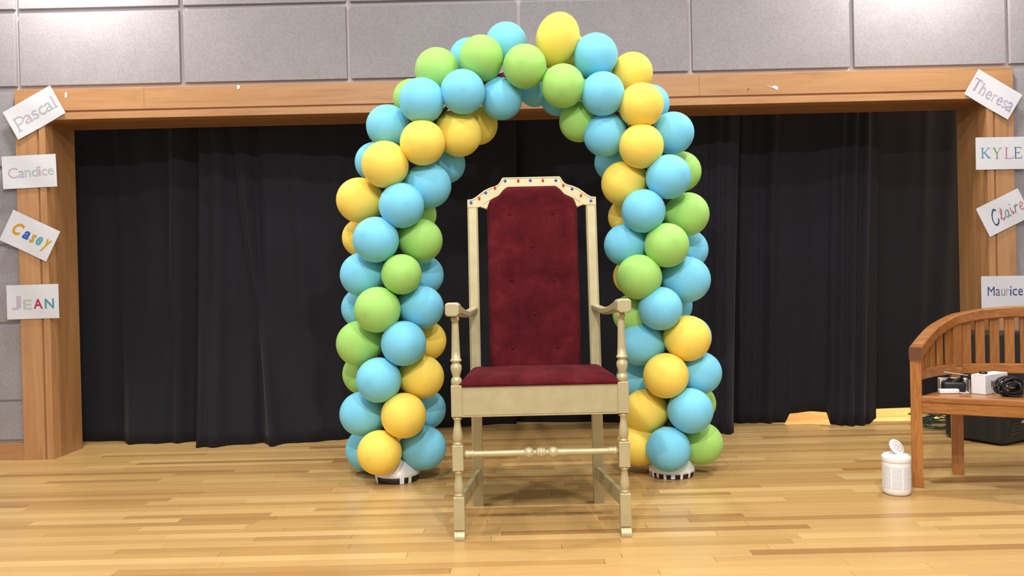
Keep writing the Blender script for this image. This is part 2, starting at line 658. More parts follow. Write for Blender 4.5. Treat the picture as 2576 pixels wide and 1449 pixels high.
drape('stage_curtain', 'black stage drape behind the throne, ending in a heavy fold right of the arch',
      [(1240, 5.70, 0.001, 1240, 5.53), (1480, 5.62, 0.001, 1480, 5.45), (1640, 5.45, 0.001, 1640, 5.4), (1760, 5.22, 0.001, 1760, 5.27), (1838, 5.07, 0.001, 1845, 5.24), (1846, 5.11, 0.001, 1862, 5.27)],
      [(1775, 1772, 0.02, 0.03), (1808, 1800, 0.02, 0.035), (1836, 1828, 0.02, 0.02), (1700, 1690, 0.04, 0.03)], seed=8)
drape('stage_curtain', 'black stage drape with a lifted hem and a gathered bunch, right of the balloon arch',
      [(1800, 5.46, 0.001, 1800, 5.42), (1900, 5.44, 0.001, 1900, 5.40), (1975, 5.40, 0.004, 1960, 5.38), (1990, 5.38, 0.070, 1985, 5.38), (2040, 5.38, 0.080, 2040, 5.38), (2080, 5.36, 0.076, 2080, 5.36), (2092, 5.30, 0.003, 2100, 5.34), (2140, 5.26, 0.001, 2135, 5.33), (2185, 5.29, 0.003, 2175, 5.34), (2206, 5.33, 0.030, 2212, 5.35)],
      [(1865, 1860, 0.025, 0.03), (1945, 1930, 0.03, 0.05), (2120, 2110, 0.022, 0.04), (2150, 2140, 0.02, 0.04), (2180, 2165, 0.022, 0.05), (1905, 1895, 0.02, 0.02)], seed=11)
drape('stage_curtain', 'black stage drape at the far right, behind the curved wooden bench',
      [(2180, 5.42, 0.080, 2180, 5.42), (2290, 5.42, 0.084, 2290, 5.42), (2330, 5.46, 0.05, 2330, 5.42), (2420, 5.50, 0.02, 2420, 5.42), (2520, 5.50, 0.01, 2520, 5.42)],
      [(2330, 2310, 0.03, 0.02), (2400, 2350, 0.05, 0.03)], seed=14)

# ------------------------------------------------------------------ balloon arch
YA = 4.08
YFR, YSD, YBK = 3.955, 4.07, 4.235
arch = empty('balloon_arch', (0.085, YA, 0))
tag(arch, 'tall arch of blue, green and yellow balloons standing behind the throne', 'balloon arch')

AXIS = [(985, 1200), (985, 900), (985, 650), (1000, 500), (1045, 370), (1130, 265), (1235, 200), (1345, 180), (1455, 205), (1555, 285), (1615, 400), (1645, 520), (1658, 650), (1672, 800), (1680, 950), (1688, 1200)]
axis_pts = [at(px, py, YA) for px, py in AXIS]


def smooth_path(pts, sub=6):
    out = []
    n = len(pts)
    for i in range(n - 1):
        p0, p1, p2, p3 = pts[max(i - 1, 0)], pts[i], pts[i + 1], pts[min(i + 2, n - 1)]
        for k in range(sub):
            t = k / sub
            out.append(0.5 * ((2 * p1) + (p2 - p0) * t + (2 * p0 - 5 * p1 + 4 * p2 - p3) * t * t + (3 * p1 - p0 - 3 * p2 + p3) * t ** 3))
    out.append(pts[-1])
    return out


axis_s = smooth_path(axis_pts)
off = Vector(arch.location)
bm = bmesh.new()
tube(bm, [p - off for p in axis_s], 0.011, 8)
pole = bm_obj('pole', bm, M_POLE, arch, True)
for k in (30, 37, 54, 60):
    bm = bmesh.new()
    k = min(k, len(axis_s) - 3)
    tube(bm, [axis_s[k] - off, axis_s[k + 1] - off], 0.015, 8)
    bm_obj('tape_wrap', bm, M_REDTAPE, pole, True)

# one balloon shape: crown at +z, neck and knot at -z
prof = []
for i in range(21):
    a = math.pi * i / 20
    z = -math.cos(a)
    r = math.sin(a)
    if z < 0:
        z *= 1.0 + 0.14 * (-z) ** 2
        r *= 1.0 - 0.10 * (-z) ** 2
    prof.append((max(r, 0.001), z))
prof[0] = (0.035, -1.13)
prof.insert(0, (0.06, -1.19))
prof.insert(0, (0.03, -1.20))
B_ME = {}
for c in ('blue', 'green', 'yellow'):
    bm = bmesh.new()
    lathe(bm, prof, 32)
    me = bpy.data.meshes.new('balloon')
    bm.to_mesh(me)
    bm.free()
    me.materials.append(M_BALLOON[c])
    for p in me.polygons:
        p.use_smooth = True
    B_ME[c] = me

b_, g_, y_ = 'blue', 'green', 'yellow'
BAL = [
    # left column, floor to shoulder: (px, py, r, colour, layer)
    (955, 1138, 56, y_, 0), (1066, 1126, 56, b_, 1), (925, 1130, 55, b_, 2),
    (1015, 1045, 57, y_, 0), (911, 1041, 56, b_, 1), (1070, 1030, 51, b_, 2),
    (953, 956, 57, b_, 0), (1061, 948, 55, y_, 1), (915, 940, 53, g_, 2),
    (1015, 864, 57, b_, 0), (903, 864, 57, g_, 1), (1072, 857, 51, y_, 2),
    (950, 779, 58, g_, 0), (1060, 773, 55, b_, 1), (911, 775, 52, b_, 2),
    (1010, 690, 51, g_, 0), (912, 691, 56, b_, 1), (1065, 692, 51, b_, 2),
    (946, 603, 58, b_, 0), (1059, 605, 55, g_, 1), (910, 598, 49, y_, 2),
    (1010, 517, 57, b_, 0), (905, 504, 57, y_, 1), (1050, 540, 48, g_, 2),
    (969, 414, 59, y_, 0), (1077, 467, 57, b_, 1), (943, 408, 50, b_, 2), (1120, 412, 50, b_, 2),
    (1063, 359, 57, y_, 0), (976, 318, 54, b_, 1), (1155, 338, 56, y_, 1), (1202, 314, 50, y_, 2),
    (1061, 253, 57, b_, 0), (1100, 177, 56, g_, 1), (1037, 247, 48, g_, 2),
    (1164, 231, 56, b_, 0), (1211, 145, 55, g_, 0.5), (1180, 146, 50, b_, 2),
    (1262, 249, 52, b_, 1), (1273, 108, 52, b_, 1.2),
    (1320, 167, 55, g_, 0), (1403, 98, (55, 65), y_, 0.7), (1416, 216, 55, g_, 0),
    (1346, 226, 42, b_, 2), (1405, 244, 47, b_, 2), (1432, 128, 45, y_, 2),
    (1498, 140, 56, b_, 0.6), (1458, 306, 51, g_, 1.2), (1516, 236, 55, b_, 0),
    (1590, 184, 52, y_, 1.2), (1613, 265, 56, y_, 0), (1635, 262, 49, b_, 2),
    (1522, 340, 54, b_, 0.8), (1692, 335, 53, b_, 1), (1613, 368, 56, y_, 0), (1545, 408, 49, b_, 2),
    (1569, 462, 57, y_, 1), (1681, 445, 56, b_, 0), (1712, 432, 51, g_, 2),
    (1619, 531, 55, b_, 0), (1729, 539, 55, g_, 1), (1578, 545, 48, y_, 2),
    (1677, 617, 56, g_, 0), (1575, 616, 54, b_, 1), (1730, 628, 51, b_, 2),
    (1608, 697, 57, g_, 0), (1727, 703, 58, b_, 1), (1590, 695, 47, y_, 2),
    (1661, 776, 55, b_, 0), (1592, 790, 51, g_, 1.2), (1690, 768, 51, b_, 2),
    (1729, 851, 58, y_, 0.4), (1612, 864, 56, b_, 1), (1737, 848, 52, b_, 2),
    (1675, 945, 57, y_, 0), (1760, 938, 54, b_, 1), (1600, 955, 50, b_, 2),
    (1622, 1035, 56, y_, 1), (1736, 1033, 57, b_, 0), (1750, 1015, 50, g_, 2),
    (1681, 1130, 56, b_, 0), (1764, 1115, 53, g_, 1), (1607, 1117, 55, y_, 1.1),
]


def nearest_axis(p):
    best = min(axis_s, key=lambda q: (q - p).length)
    return best


for px, py, r, c, lay in BAL:
    Y = YFR + (YSD - YFR) * lay if lay <= 1 else YSD + (YBK - YSD) * (lay - 1)
    p = at(px, py, Y)
    rx, ry = r if isinstance(r, tuple) else (r, r)
    s = rx * Y / F_PX
    q = nearest_axis(p)
    d = (p - q)
    o = bpy.data.objects.new('balloon', B_ME[c])
    COL.objects.link(o)
    o.parent = arch
    o.location = p - off
    o.rotation_mode = 'QUATERNION'
    o.rotation_quaternion = d.to_track_quat('Z', 'Y')
    o.scale = (s, s, s * ry / rx * random.uniform(0.985, 1.03))
    o['label'] = c + ' balloon'


def base(px, py, lift):
    c = on_z(px, py)
    c.y += 0.112
    c.x *= c.y / (c.y - 0.112)
    bm = bmesh.new()
    lathe(bm, [(0.105, 0.0), (0.110, 0.004), (0.108, 0.040), (0.06, 0.046)], 40)
    w = bm_obj('base_weight', bm, M_BLACK, arch, True, c - off)
    bm = bmesh.new()
    z0 = lift
    lathe(bm, [(0.111, z0), (0.1155, z0 + 0.004), (0.114, z0 + 0.018), (0.095, z0 + 0.048), (0.06, z0 + 0.072), (0.02, z0 + 0.085)], 48)
    cv = bm_obj('base_cover', bm, M_WHITE, arch, True, c - off)
    return c, w, cv


def tape(c, parent, ang, w, z0, z1, r0=0.1125, r1=0.1165):
    bm = bmesh.new()
    n = 3
    ring = []
    for r_, z in ((r0, z0), (r1, z1), (r1 - 0.012, z1 + 0.022), (r1 - 0.03, z1 + 0.043)):
        for k in range(n + 1):
            a = ang + (k / n - 0.5) * w / 0.115
            ring.append(bm.verts.new((r_ * math.cos(a), r_ * math.sin(a), z)))
    for j in range(3):
        for k in range(n):
            i = j * (n + 1) + k
            bm.faces.new((ring[i], ring[i + 1], ring[i + n + 2], ring[i + n + 1]))
    o = bm_obj('tape_strip', bm, M_TAPE, parent)
    s = o.modifiers.new('t', 'SOLIDIFY')
    s.thickness = 0.001
    return o


c, w, cv = base(1000, 1220, 0.030)
for a, ww in ((-150, 0.020), (-143, 0.012), (-70, 0.022), (-48, 0.018), (-120 + 200, 0.02), (20, 0.02)):
    tape(c, cv, R(a), ww, 0.0015, 0.034)
c, w, cv = base(1690, 1208, 0.024)
for k, a in enumerate((-172, -155, -138, -118, -98, -76, -52, -20, 10, 40, 80, 120)):
    tape(c, cv, R(a), 0.014 + 0.006 * (k % 3 == 1), 0.0015 if k % 2 else 0.004, 0.028)

# ------------------------------------------------------------------ throne
TX, TYF = 0.099, 3.09
throne = empty('throne_chair', (TX, TYF, 0))
tag(throne, 'tall gold throne with dark red velvet seat and jewelled crest under the balloon arch', 'throne')
HX, RX, DY = 0.325, 0.271, 0.472
LW = 0.0215

TURN = [  # (radius, z) of the turned stretches, between square blocks
    (0.480, 0.369, [(0.012, 0.480), (0.0185, 0.476), (0.0185, 0.471), (0.0125, 0.465), (0.0125, 0.452), (0.0165, 0.43), (0.0195, 0.405), (0.0195, 0.393), (0.0145, 0.381), (0.0135, 0.379), (0.0185, 0.377), (0.0185, 0.369)]),
    (0.269, 0.167, [(0.012, 0.269), (0.0185, 0.266), (0.0185, 0.261), (0.0125, 0.256), (0.0135, 0.24), (0.0185, 0.212), (0.0195, 0.196), (0.0165, 0.182), (0.0145, 0.178), (0.0185, 0.175), (0.0185, 0.167)]),
    (0.874, 0.600, [(0.0135, 0.874), (0.0135, 0.868), (0.0165, 0.866), (0.0165, 0.856), (0.013, 0.853), (0.0135, 0.84), (0.0165, 0.74), (0.0180, 0.706), (0.0225, 0.703), (0.0225, 0.697), (0.0155, 0.693), (0.0155, 0.689), (0.0215, 0.679), (0.0225, 0.668), (0.0175, 0.647), (0.0145, 0.637), (0.0145, 0.634), (0.0205, 0.628), (0.0215, 0.617), (0.0205, 0.607), (0.016, 0.600)]),
]
for s in (-1, 1):
    for z0, z1 in ((0.037, 0.167), (0.269, 0.369), (0.480, 0.604)):
        bm = bmesh.new()
        box(bm, -LW, LW, -LW, LW, z0, z1, 0.0025, 1)
        if z0 < 0.1:
            leg = bm_obj('front_leg', bm, M_GOLD, throne, False, (s * HX, LW, 0))
        else:
            bm_obj('leg_block', bm, M_GOLD, leg)
    for top, bot, pr in TURN:
        bm = bmesh.new()
        lathe(bm, list(reversed(pr)), 24)
        bm_obj('arm_post' if top > 0.8 else 'turned_vase', bm, M_GOLD, leg, True)
    # carved scroll foot
    for k in range(4):
        bm = bmesh.new()
        x0 = -0.020 + 0.010 * k
        pr = []
        for i in range(9):
            a = math.pi * i / 8
            pr.append((-0.010 - 0.022 * math.cos(a / 2) ** 0.8 - 0.004 * math.sin(a), 0.038 * i / 8))
        poly = [(p[0], p[1]) for p in pr] + [(0.014, 0.038), (0.014, 0.0)]
        va = [bm.verts.new((x0, yy, zz)) for yy, zz in poly]
        vb = [bm.verts.new((x0 + 0.0095, yy, zz)) for yy, zz in poly]
        bm.faces.new(va)
        bm.faces.new(list(reversed(vb)))
        for i in range(len(poly)):
            j = (i + 1) % len(poly)
            bm.faces.new((va[i], vb[i], vb[j], va[j]))
        bmesh.ops.recalc_face_normals(bm, faces=bm.faces)
        bm_obj('foot_flute', bm, M_GOLD, leg)

# rear stiles with a slight rake above the seat
LEAN = 0.085


def rake(z):
    return 0.0 if z < 0.55 else (z - 0.55) / 0.9 * LEAN


def raked_prism(bm, poly, y0, y1):
    """(x, z) outline raked backwards with height, flat front and back"""
    a = [bm.verts.new((x, y0 + rake(z), z)) for x, z in poly]
    b = [bm.verts.new((x, y1 + rake(z), z)) for x, z in poly]
    bm.faces.new(a)
    bm.faces.new(list(reversed(b)))
    n = len(poly)
    for i in range(n):
        j = (i + 1) % n
        bm.faces.new((a[j], a[i], b[i], b[j]))
    bmesh.ops.recalc_face_normals(bm, faces=bm.faces)


SW = 0.0235
for s in (-1, 1):
    bm = bmesh.new()
    x = s * RX
    b2 = bmesh.new()
    raked_prism(b2, [(x - SW, 0), (x + SW, 0), (x + SW, 0.55), (x + SW, 1.345), (x - SW, 1.345), (x - SW, 0.55)], DY, DY + 0.042)
    bmesh.ops.bevel(b2, geom=[e for e in b2.edges if abs(e.verts[0].co.x - e.verts[1].co.x) < 1e-5], offset=0.002, segments=1, affect='EDGES')
    merge(bm, b2)
    st = bm_obj('rear_stile', bm, M_GOLD, throne)
    for k in (-1, 1):
        bm = bmesh.new()
        xx = x + k * (SW - 0.005)
        raked_prism(bm, [(xx - 0.0013, 0.62), (xx + 0.0013, 0.62), (xx + 0.0013, 1.345), (xx - 0.0013, 1.345)], DY - 0.0006, DY + 0.001)
        bm_obj('scribed_line', bm, M_GOLDLINE, st)

# crest rail
yb = TYF + DY + 0.09


def crest_xy(px, py):
    p = at(px, py, yb)
    return (p.x - TX, p.z)


half = [(0.0, 443), (70, 443), (73.5, 446), (77, 453), (83, 460.5), (92, 464.5), (104, 468), (117, 474), (128, 482), (138, 490), (148, 495.5), (160, 497)]
SC = yb / F_PX
zt = 1.4815


def crest_half(off_in=0.0):
    out = []
    for dx, py in half:
        out.append((dx * SC, zt - (py - 443) * SC))
    return out


RXO = RX + SW
h = [(min(x * (RXO / (160 * SC)), RXO), z) for x, z in crest_half()]
h[-1] = (RXO, h[-1][1])
outline = [(-x, z) for x, z in reversed(h[1:])] + h + [(RXO, 1.345), (RX - SW, 1.345), (RX - SW - 0.012, 1.348), (0.20, 1.335), (-0.20, 1.335), (-RX + SW + 0.012, 1.348), (-RX + SW, 1.345), (-RXO, 1.345)]
b2 = bmesh.new()
raked_prism(b2, outline, DY - 0.002, DY + 0.036)
bmesh.ops.bevel(b2, geom=[e for e in b2.edges if abs((e.verts[0].co.y - rake(e.verts[0].co.z)) - (DY - 0.002)) < 1e-5 and abs((e.verts[1].co.y - rake(e.verts[1].co.z)) - (DY - 0.002)) < 1e-5], offset=0.002, segments=1, affect='EDGES')
crest = bm_obj('crest_rail', b2, M_GOLD, throne)
for s in (-1, 1):   # scribed line that follows the upper edge
    for off_z in (-0.006, -0.052):
        bm = bmesh.new()
        pts = []
        for i, (x, z) in enumerate(h):
            if off_z < -0.02 and x > RXO - 0.05:
                continue
            xx = min(x - (0.004 if off_z > -0.02 else 0.012) * min(1.0, x / 0.12), RXO - 0.006)
            pts.append((s * max(0, xx), DY - 0.0022 + rake(z + off_z), z + off_z))
        tube(bm, pts, 0.0012, 4)
        bm_obj('scribed_line', bm, M_GOLDLINE, crest)
GEMB = [(238, 254), (340, 184), (476, 100), (652, 96), (831, 96), (944, 157), (1075, 240)]
GEMR = [(295, 225), (405, 150), (568, 99), (740, 97), (883, 132), (1006, 203)]
for lst, m, nm in ((GEMB, M_GEM_B, 'blue'), (GEMR, M_GEM_R, 'red')):
    for X, Y in lst:
        p = at(1100 + X / 2.787, 420 + Y / 2.787, yb)
        x, z = p.x - TX, p.z
        bm = bmesh.new()
        if nm == 'blue':
            ring = [(0.0, 0.0095), (0.0095, 0.0), (0.0, -0.0095), (-0.0095, 0.0)]
        else:
            ring = [(0.0065 * math.cos(2 * math.pi * k / 10), 0.0095 * math.sin(2 * math.pi * k / 10)) for k in range(10)]
        a = [bm.verts.new((u, 0.002, v)) for u, v in ring]
        b = [bm.verts.new((u * 0.55, -0.004, v * 0.55)) for u, v in ring]
        n = len(ring)
        for i in range(n):
            j = (i + 1) % n
            bm.faces.new((a[i], a[j], b[j], b[i]))
        bm.faces.new(b)
        bmesh.ops.recalc_face_normals(bm, faces=bm.faces)
        g = bm_obj('gem', bm, m, crest, False, (x, DY - 0.003 + rake(z), z))
        g['label'] = 'faceted %s gem' % nm

# upholstered back panel with dimples at the buttons
PW, PZ0 = 0.2005, 0.585
BTN = [(508, 328), (808, 323), (665, 560), (522, 793), (822, 797), (680, 1027), (530, 1262), (840, 1257)]
btn = []
for X, Y in BTN:
    p = at(1100 + X / 2.787, 420 + Y / 2.787, TYF + DY + 0.04)
    btn.append((p.x - TX, p.z))


def panel_top(x):
    ax = abs(x)
    tab = [(0.0, 1.437), (0.110, 1.437), (0.128, 1.424), (0.150, 1.398), (0.172, 1.388), (0.190, 1.378), (0.2005, 1.352)]
    for (a, va), (b, vb) in zip(tab, tab[1:]):
        if ax <= b:
            return va + (vb - va) * (ax - a) / (b - a)
    return tab[-1][1]


bm = bmesh.new()
NX, NZ = 46, 84
gr = []
for i in range(NX + 1):
    x = -PW + 2 * PW * i / NX
    colv = []
    zt_ = panel_top(x)
    for j in range(NZ + 1):
        t = j / NZ
        z = PZ0 + (zt_ - PZ0) * t
        ex = min(1.0, (PW - abs(x)) / 0.022)
        ez = min(1.0, (zt_ - z) / 0.022)
        e = math.sqrt(max(0.0, 1 - (1 - ex) ** 2)) * math.sqrt(max(0.0, 1 - (1 - ez) ** 2))
        d = 0.012 + 0.026 * e
        for bx, bz in btn:
            q = ((x - bx) ** 2 + (z - bz) ** 2)
            d -= 0.008 * math.exp(-q / 0.0022) + 0.002 * math.exp(-q / 0.0002)
        colv.append(bm.verts.new((x, DY - d + rake(z), z)))
    gr.append(colv)
for i in range(NX):
    for j in range(NZ):
        bm.faces.new((gr[i][j], gr[i + 1][j], gr[i + 1][j + 1], gr[i][j + 1]))
back = [[bm.verts.new((c.co.x, DY + 0.012 + rake(c.co.z), c.co.z)) for c in colv] for colv in gr]
for i in range(NX):
    bm.faces.new((gr[i][NZ], gr[i + 1][NZ], back[i + 1][NZ], back[i][NZ]))
    bm.faces.new((gr[i + 1][0], gr[i][0], back[i][0], back[i + 1][0]))
for j in range(NZ):
    bm.faces.new((gr[0][j], gr[0][j + 1], back[0][j + 1], back[0][j]))
    bm.faces.new((gr[NX][j + 1], gr[NX][j], back[NX][j], back[NX][j + 1]))
bm.faces.new((back[0][0], back[NX][0], back[NX][NZ], back[0][NZ])) if False else None
for i in range(NX):
    for j in (0,):
        bm.faces.new((back[i][0], back[i][NZ], back[i + 1][NZ], back[i + 1][0]))
bmesh.ops.recalc_face_normals(bm, faces=bm.faces)
panel = bm_obj('backrest', bm, M_VELVET, throne, True)
for bx, bz in btn:
    bm = bmesh.new()
    lathe(bm, [(0.0085, 0.002), (0.0085, -0.001), (0.006, -0.0045), (0.002, -0.0055)], 14, 'y')
    bm_obj('button', bm, M_VELVET, panel, True, (bx, DY - 0.0275 + rake(bz), bz))
for s in (-1, 1):   # piping down both edges
    bm = bmesh.new()
    tube(bm, [(s * (PW + 0.001), DY - 0.010 + rake(z), z) for z in (0.60, 0.75, 0.9, 1.05, 1.2, 1.345)], 0.003, 6)
    bm_obj('piping', bm, M_VELVET, panel, True)

# seat frame
bm = bmesh.new()
box(bm, -HX + LW - 0.002, HX - LW + 0.002, 0.006, 0.030, 0.478, 0.598, 0.003, 2)
rail = bm_obj('front_rail', bm, M_GOLD, throne)
for z in (0.486, 0.592):
    bm = bmesh.new()
    tube(bm, [(-HX + LW + 0.004, 0.0058, z), (HX - LW - 0.004, 0.0058, z)], 0.0008, 4)
    bm_obj('scribed_line', bm, M_GOLDLINE, rail)


def bar(name, p, q, w, z0, z1, m, parent, bv=0.002):
    """flat board between two plan points"""
    p, q = Vector(p), Vector(q)
    d = q - p
    L = d.length
    bm = bmesh.new()
    box(bm, 0, L, -w / 2, w / 2, z0, z1, bv, 1)
    return bm_obj(name, bm, m, parent, False, (p.x, p.y, 0), (0, 0, math.atan2(d.y, d.x)))


for s in (-1, 1):
    bar('side_rail', (s * (HX - 0.006), 0.040), (s * (RX - 0.004), DY + 0.004), 0.024, 0.485, 0.598, M_GOLD, throne)
    bar('side_stretcher', (s * (HX - 0.006), 0.040), (s * (RX - 0.004), DY + 0.004), 0.020, 0.108, 0.166, M_GOLD, throne)
bar('back_rail', (-RX + SW - 0.002, DY + 0.02), (RX - SW + 0.002, DY + 0.02), 0.024, 0.50, 0.598, M_GOLD, throne)

# front stretcher
bm = bmesh.new()
ZS = 0.331
pr = [(0.010, -0.304), (0.010, -0.300), (0.0155, -0.297), (0.0165, -0.288), (0.0125, -0.281), (0.0165, -0.277), (0.0125, -0.273), (0.0165, -0.269), (0.0125, -0.265), (0.0118, -0.26), (0.0125, -0.16), (0.0135, -0.068), (0.0145, -0.064), (0.0205, -0.058), (0.0225, -0.047), (0.0205, -0.036), (0.0120, -0.030), (0.0105, -0.022), (0.0125, -0.017), (0.0185, -0.015), (0.0195, -0.010), (0.0165, -0.008), (0.0165, -0.007), (0.0205, -0.005), (0.0205, 0.0)]
pr = pr + [(r, -x) for r, x in reversed(pr[:-1])]
lathe(bm, pr, 24, 'x')
bm_obj('front_stretcher', bm, M_GOLD, throne, True, (0, LW, ZS))

# cushion
bm = bmesh.new()
NX, NY = 40, 26
CW0, CW1 = HX - LW + 0.012, RX + 0.018
top = []
for i in range(NX + 1):
    u = -1 + 2 * i / NX
    colv = []
    for j in range(NY + 1):
        v = j / NY
        yy = 0.002 + (DY - 0.02) * v
        x = u * (CW0 + (CW1 - CW0) * v)
        # corners notched towards the arm posts
        e = min(1, (1 - abs(u)) / 0.13) if abs(u) < 1 else 0
        f = min(1, v / 0.16, (1 - v) / 0.10 if v < 1 else 0)
        hgt = 0.008 + 0.026 * math.sqrt(max(0, 1 - (1 - e) ** 2)) * math.sqrt(max(0, 1 - (1 - f) ** 2)) + 0.008 * (1 - u * u) * math.sin(math.pi * min(1, v * 1.05))
        hgt += 0.0012 * math.sin(9 * u + 5 * v)
        colv.append(bm.verts.new((x, yy, 0.598 + hgt)))
    top.append(colv)
for i in range(NX):
    for j in range(NY):
        bm.faces.new((top[i][j], top[i + 1][j], top[i + 1][j + 1], top[i][j + 1]))
edge = [top[i][0] for i in range(NX + 1)] + [top[NX][j] for j in range(1, NY + 1)] + [top[i][NY] for i in range(NX - 1, -1, -1)] + [top[0][j] for j in range(NY - 1, 0, -1)]
low = [bm.verts.new((v.co.x, v.co.y, 0.597)) for v in edge]
n = len(edge)
for i in range(n):
    j = (i + 1) % n
    bm.faces.new((edge[i], low[i], low[j], edge[j]))
bm.faces.new(low)
bmesh.ops.recalc_face_normals(bm, faces=bm.faces)
bm_obj('seat_cushion', bm, M_VELVET, throne, True)

# armrests: square scrolled hand at the front, dipping back to the stile
for s in (-1, 1):
    bm = bmesh.new()
    pts = [(-0.026, 0.900, 0.050, 0.050), (-0.016, 0.900, 0.056, 0.054), (0.030, 0.900, 0.056, 0.053), (0.055, 0.900, 0.052, 0.048), (0.10, 0.894, 0.044, 0.036), (0.18, 0.880, 0.040, 0.030), (0.28, 0.870, 0.038, 0.028), (0.38, 0.872, 0.038, 0.028), (DY + 0.030, 0.880, 0.034, 0.028)]
    rings = []
    for yy, z, w, hh in pts:
        t = (yy - 0.03) / (DY - 0.03)
        x = s * (HX + 0.008 - (HX - RX + 0.006) * max(0, min(1, t)))
        c = min(w, hh) * 0.16
        sec = [(-w / 2 + c, -hh / 2), (w / 2 - c, -hh / 2), (w / 2, -hh / 2 + c), (w / 2, hh / 2 - c), (w / 2 - c, hh / 2), (-w / 2 + c, hh / 2), (-w / 2, hh / 2 - c), (-w / 2, -hh / 2 + c)]
        rings.append([bm.verts.new((x + a, yy, z + b)) for a, b in sec])
    for a, b in zip(rings, rings[1:]):
        for k in range(8):
            j = (k + 1) % 8
            bm.faces.new((a[k], a[j], b[j], b[k]))
    bm.faces.new(list(reversed(rings[0])))
    bm.faces.new(rings[-1])
    bmesh.ops.recalc_face_normals(bm, faces=bm.faces)
    o = bm_obj('armrest', bm, M_GOLD, throne)
    mo = o.modifiers.new('round', 'BEVEL')
    mo.width = 0.004
    mo.segments = 2

# ------------------------------------------------------------------ curved bench
o0 = on_z(2309, 1224)
BT = R(-25)
bench = empty('curved_bench', (o0.x, o0.y, 0), BT)
tag(bench, 'curved teak bench with slatted back at the right edge, boxes on its seat', 'bench')
BL = 1.45


BP = [(0.0, 0.0), (0.045, 0.115), (0.105, 0.235), (0.190, 0.335), (0.320, 0.398), (0.480, 0.424), (0.725, 0.436)]
BP = [Vector(p) for p in BP]
BP = BP + [Vector((BL - p.x, p.y)) for p in reversed(BP[:-1])]
raw = [(p.x, p.y) for p in smooth_path(BP, 50)]

# sample evenly by arc length
acc = [0.0]
for a, b in zip(raw, raw[1:]):
    acc.append(acc[-1] + math.hypot(b[0] - a[0], b[1] - a[1]))
BLEN = acc[-1]


def along(s):
    for i in range(len(raw) - 1):
        if acc[i + 1] >= s:
            t = (s - acc[i]) / max(1e-9, acc[i + 1] - acc[i])
            return raw[i][0] + (raw[i + 1][0] - raw[i][0]) * t, raw[i][1] + (raw[i + 1][1] - raw[i][1]) * t
    return raw[-1]


S_POST = min(acc, key=lambda v: abs(along(v)[0] - 0.190) + (1 if v > BLEN / 2 else 0))


def rail_z(s):
    s = min(s, BLEN - s)
    tab = [(0.0, 0.655), (S_POST * 0.5, 0.735), (S_POST, 0.797), (S_POST + 0.12, 0.818), (S_POST + 0.26, 0.829), (BLEN / 2, 0.832)]
    for (a, va), (b, vb) in zip(tab, tab[1:]):
        if s <= b:
            return va + (vb - va) * (s - a) / (b - a)
    return tab[-1][1]


N = 72
ss = [BLEN * i / N for i in range(N + 1)]
P = [along(s) for s in ss]
bm = bmesh.new()
pts = [(x, y, rail_z(s)) for (x, y), s in zip(P, ss)]
pts[0] = (P[0][0], P[0][1] - 0.030, rail_z(0))
pts[-1] = (P[-1][0], P[-1][1] - 0.030, rail_z(0))
hs = [0.066 - 0.012 * min(1, min(s, BLEN - s) / 0.3) for s in ss]
ws = [0.056 for s in ss]
sweep_box(bm, [(a, b, c - 0.03) for a, b, c in pts], ws, hs)
tr = bm_obj('top_rail', bm, M_TEAK_X, bench)
M_ENDGRAIN = mat('teak_end_grain', (0.13, 0.045, 0.018), 0.5)
for q, d in ((pts[0], 1), (pts[-1], -1)):
    t = Vector(P[1]) - Vector((q[0], q[1])) if d > 0 else Vector(P[-2]) - Vector((q[0], q[1]))
    bm = bmesh.new()
    box(bm, -0.027, 0.027, -0.0012, 0.001, -0.030, 0.030, 0.0005)
    bm_obj('end_grain', bm, M_ENDGRAIN, tr, False, (q[0], q[1], q[2] - 0.03), (0, 0, math.atan2(t.y, t.x) - math.pi / 2))
bm = bmesh.new()
sel = [(x, y, 0.520) for (x, y), s in zip(P, ss) if 0.02 < s < BLEN - 0.02]
sweep_box(bm, sel, 0.026, 0.048)
bm_obj('lower_rail', bm, M_TEAK_X, bench)
bm = bmesh.new()
sel = [(x * 1.0, y - 0.004, 0.372) for (x, y), s in zip(P, ss) if 0.02 < s < BLEN - 0.02]
sweep_box(bm, sel, 0.024, 0.050)
bm_obj('rear_apron', bm, M_TEAK_X, bench)


def upright(name, s, w, t, z0, z1, parent=bench, m=M_TEAK_Z, bv=0.003):
    x, y = along(s)
    x2, y2 = along(min(BLEN, s + 0.01))
    x1, y1 = along(max(0, s - 0.01))
    a = math.atan2(y2 - y1, x2 - x1)
    bm = bmesh.new()
    box(bm, -w / 2, w / 2, -t / 2, t / 2, z0, z1, bv, 1)
    return bm_obj(name, bm, m, parent, False, (x, y, 0), (0, 0, a))


for s in (0.0, BLEN):
    x, y = along(s)
    bm = bmesh.new()
    box(bm, -0.024, 0.024, -0.024, 0.024, 0, 0.615, 0.004, 2)
    bm_obj('front_leg', bm, M_TEAK_Z, bench, False, (x, y, 0))
for s in (S_POST, BLEN - S_POST):
    upright('rear_post', s, 0.055, 0.036, 0.50, rail_z(s) - 0.035)
    lx, ly = along(s)
    bm = bmesh.new()
    box(bm, -0.026, 0.026, -0.026, 0.026, 0, 0.53, 0.004, 2)
    bm_obj('rear_leg', bm, M_TEAK_Z, bench, False, (lx, ly, 0))
for a, b, n in ((0.03, S_POST - 0.02, 5), (BLEN - S_POST + 0.02, BLEN - 0.03, 5)):
    for k in range(n):
        s = a + (b - a) * (k + 0.6) / n
        upright('slat', s, 0.040, 0.013, 0.538, rail_z(s) - 0.045, bv=0.002)
nb = int(round((BLEN - 2 * S_POST - 0.05) / 0.066))
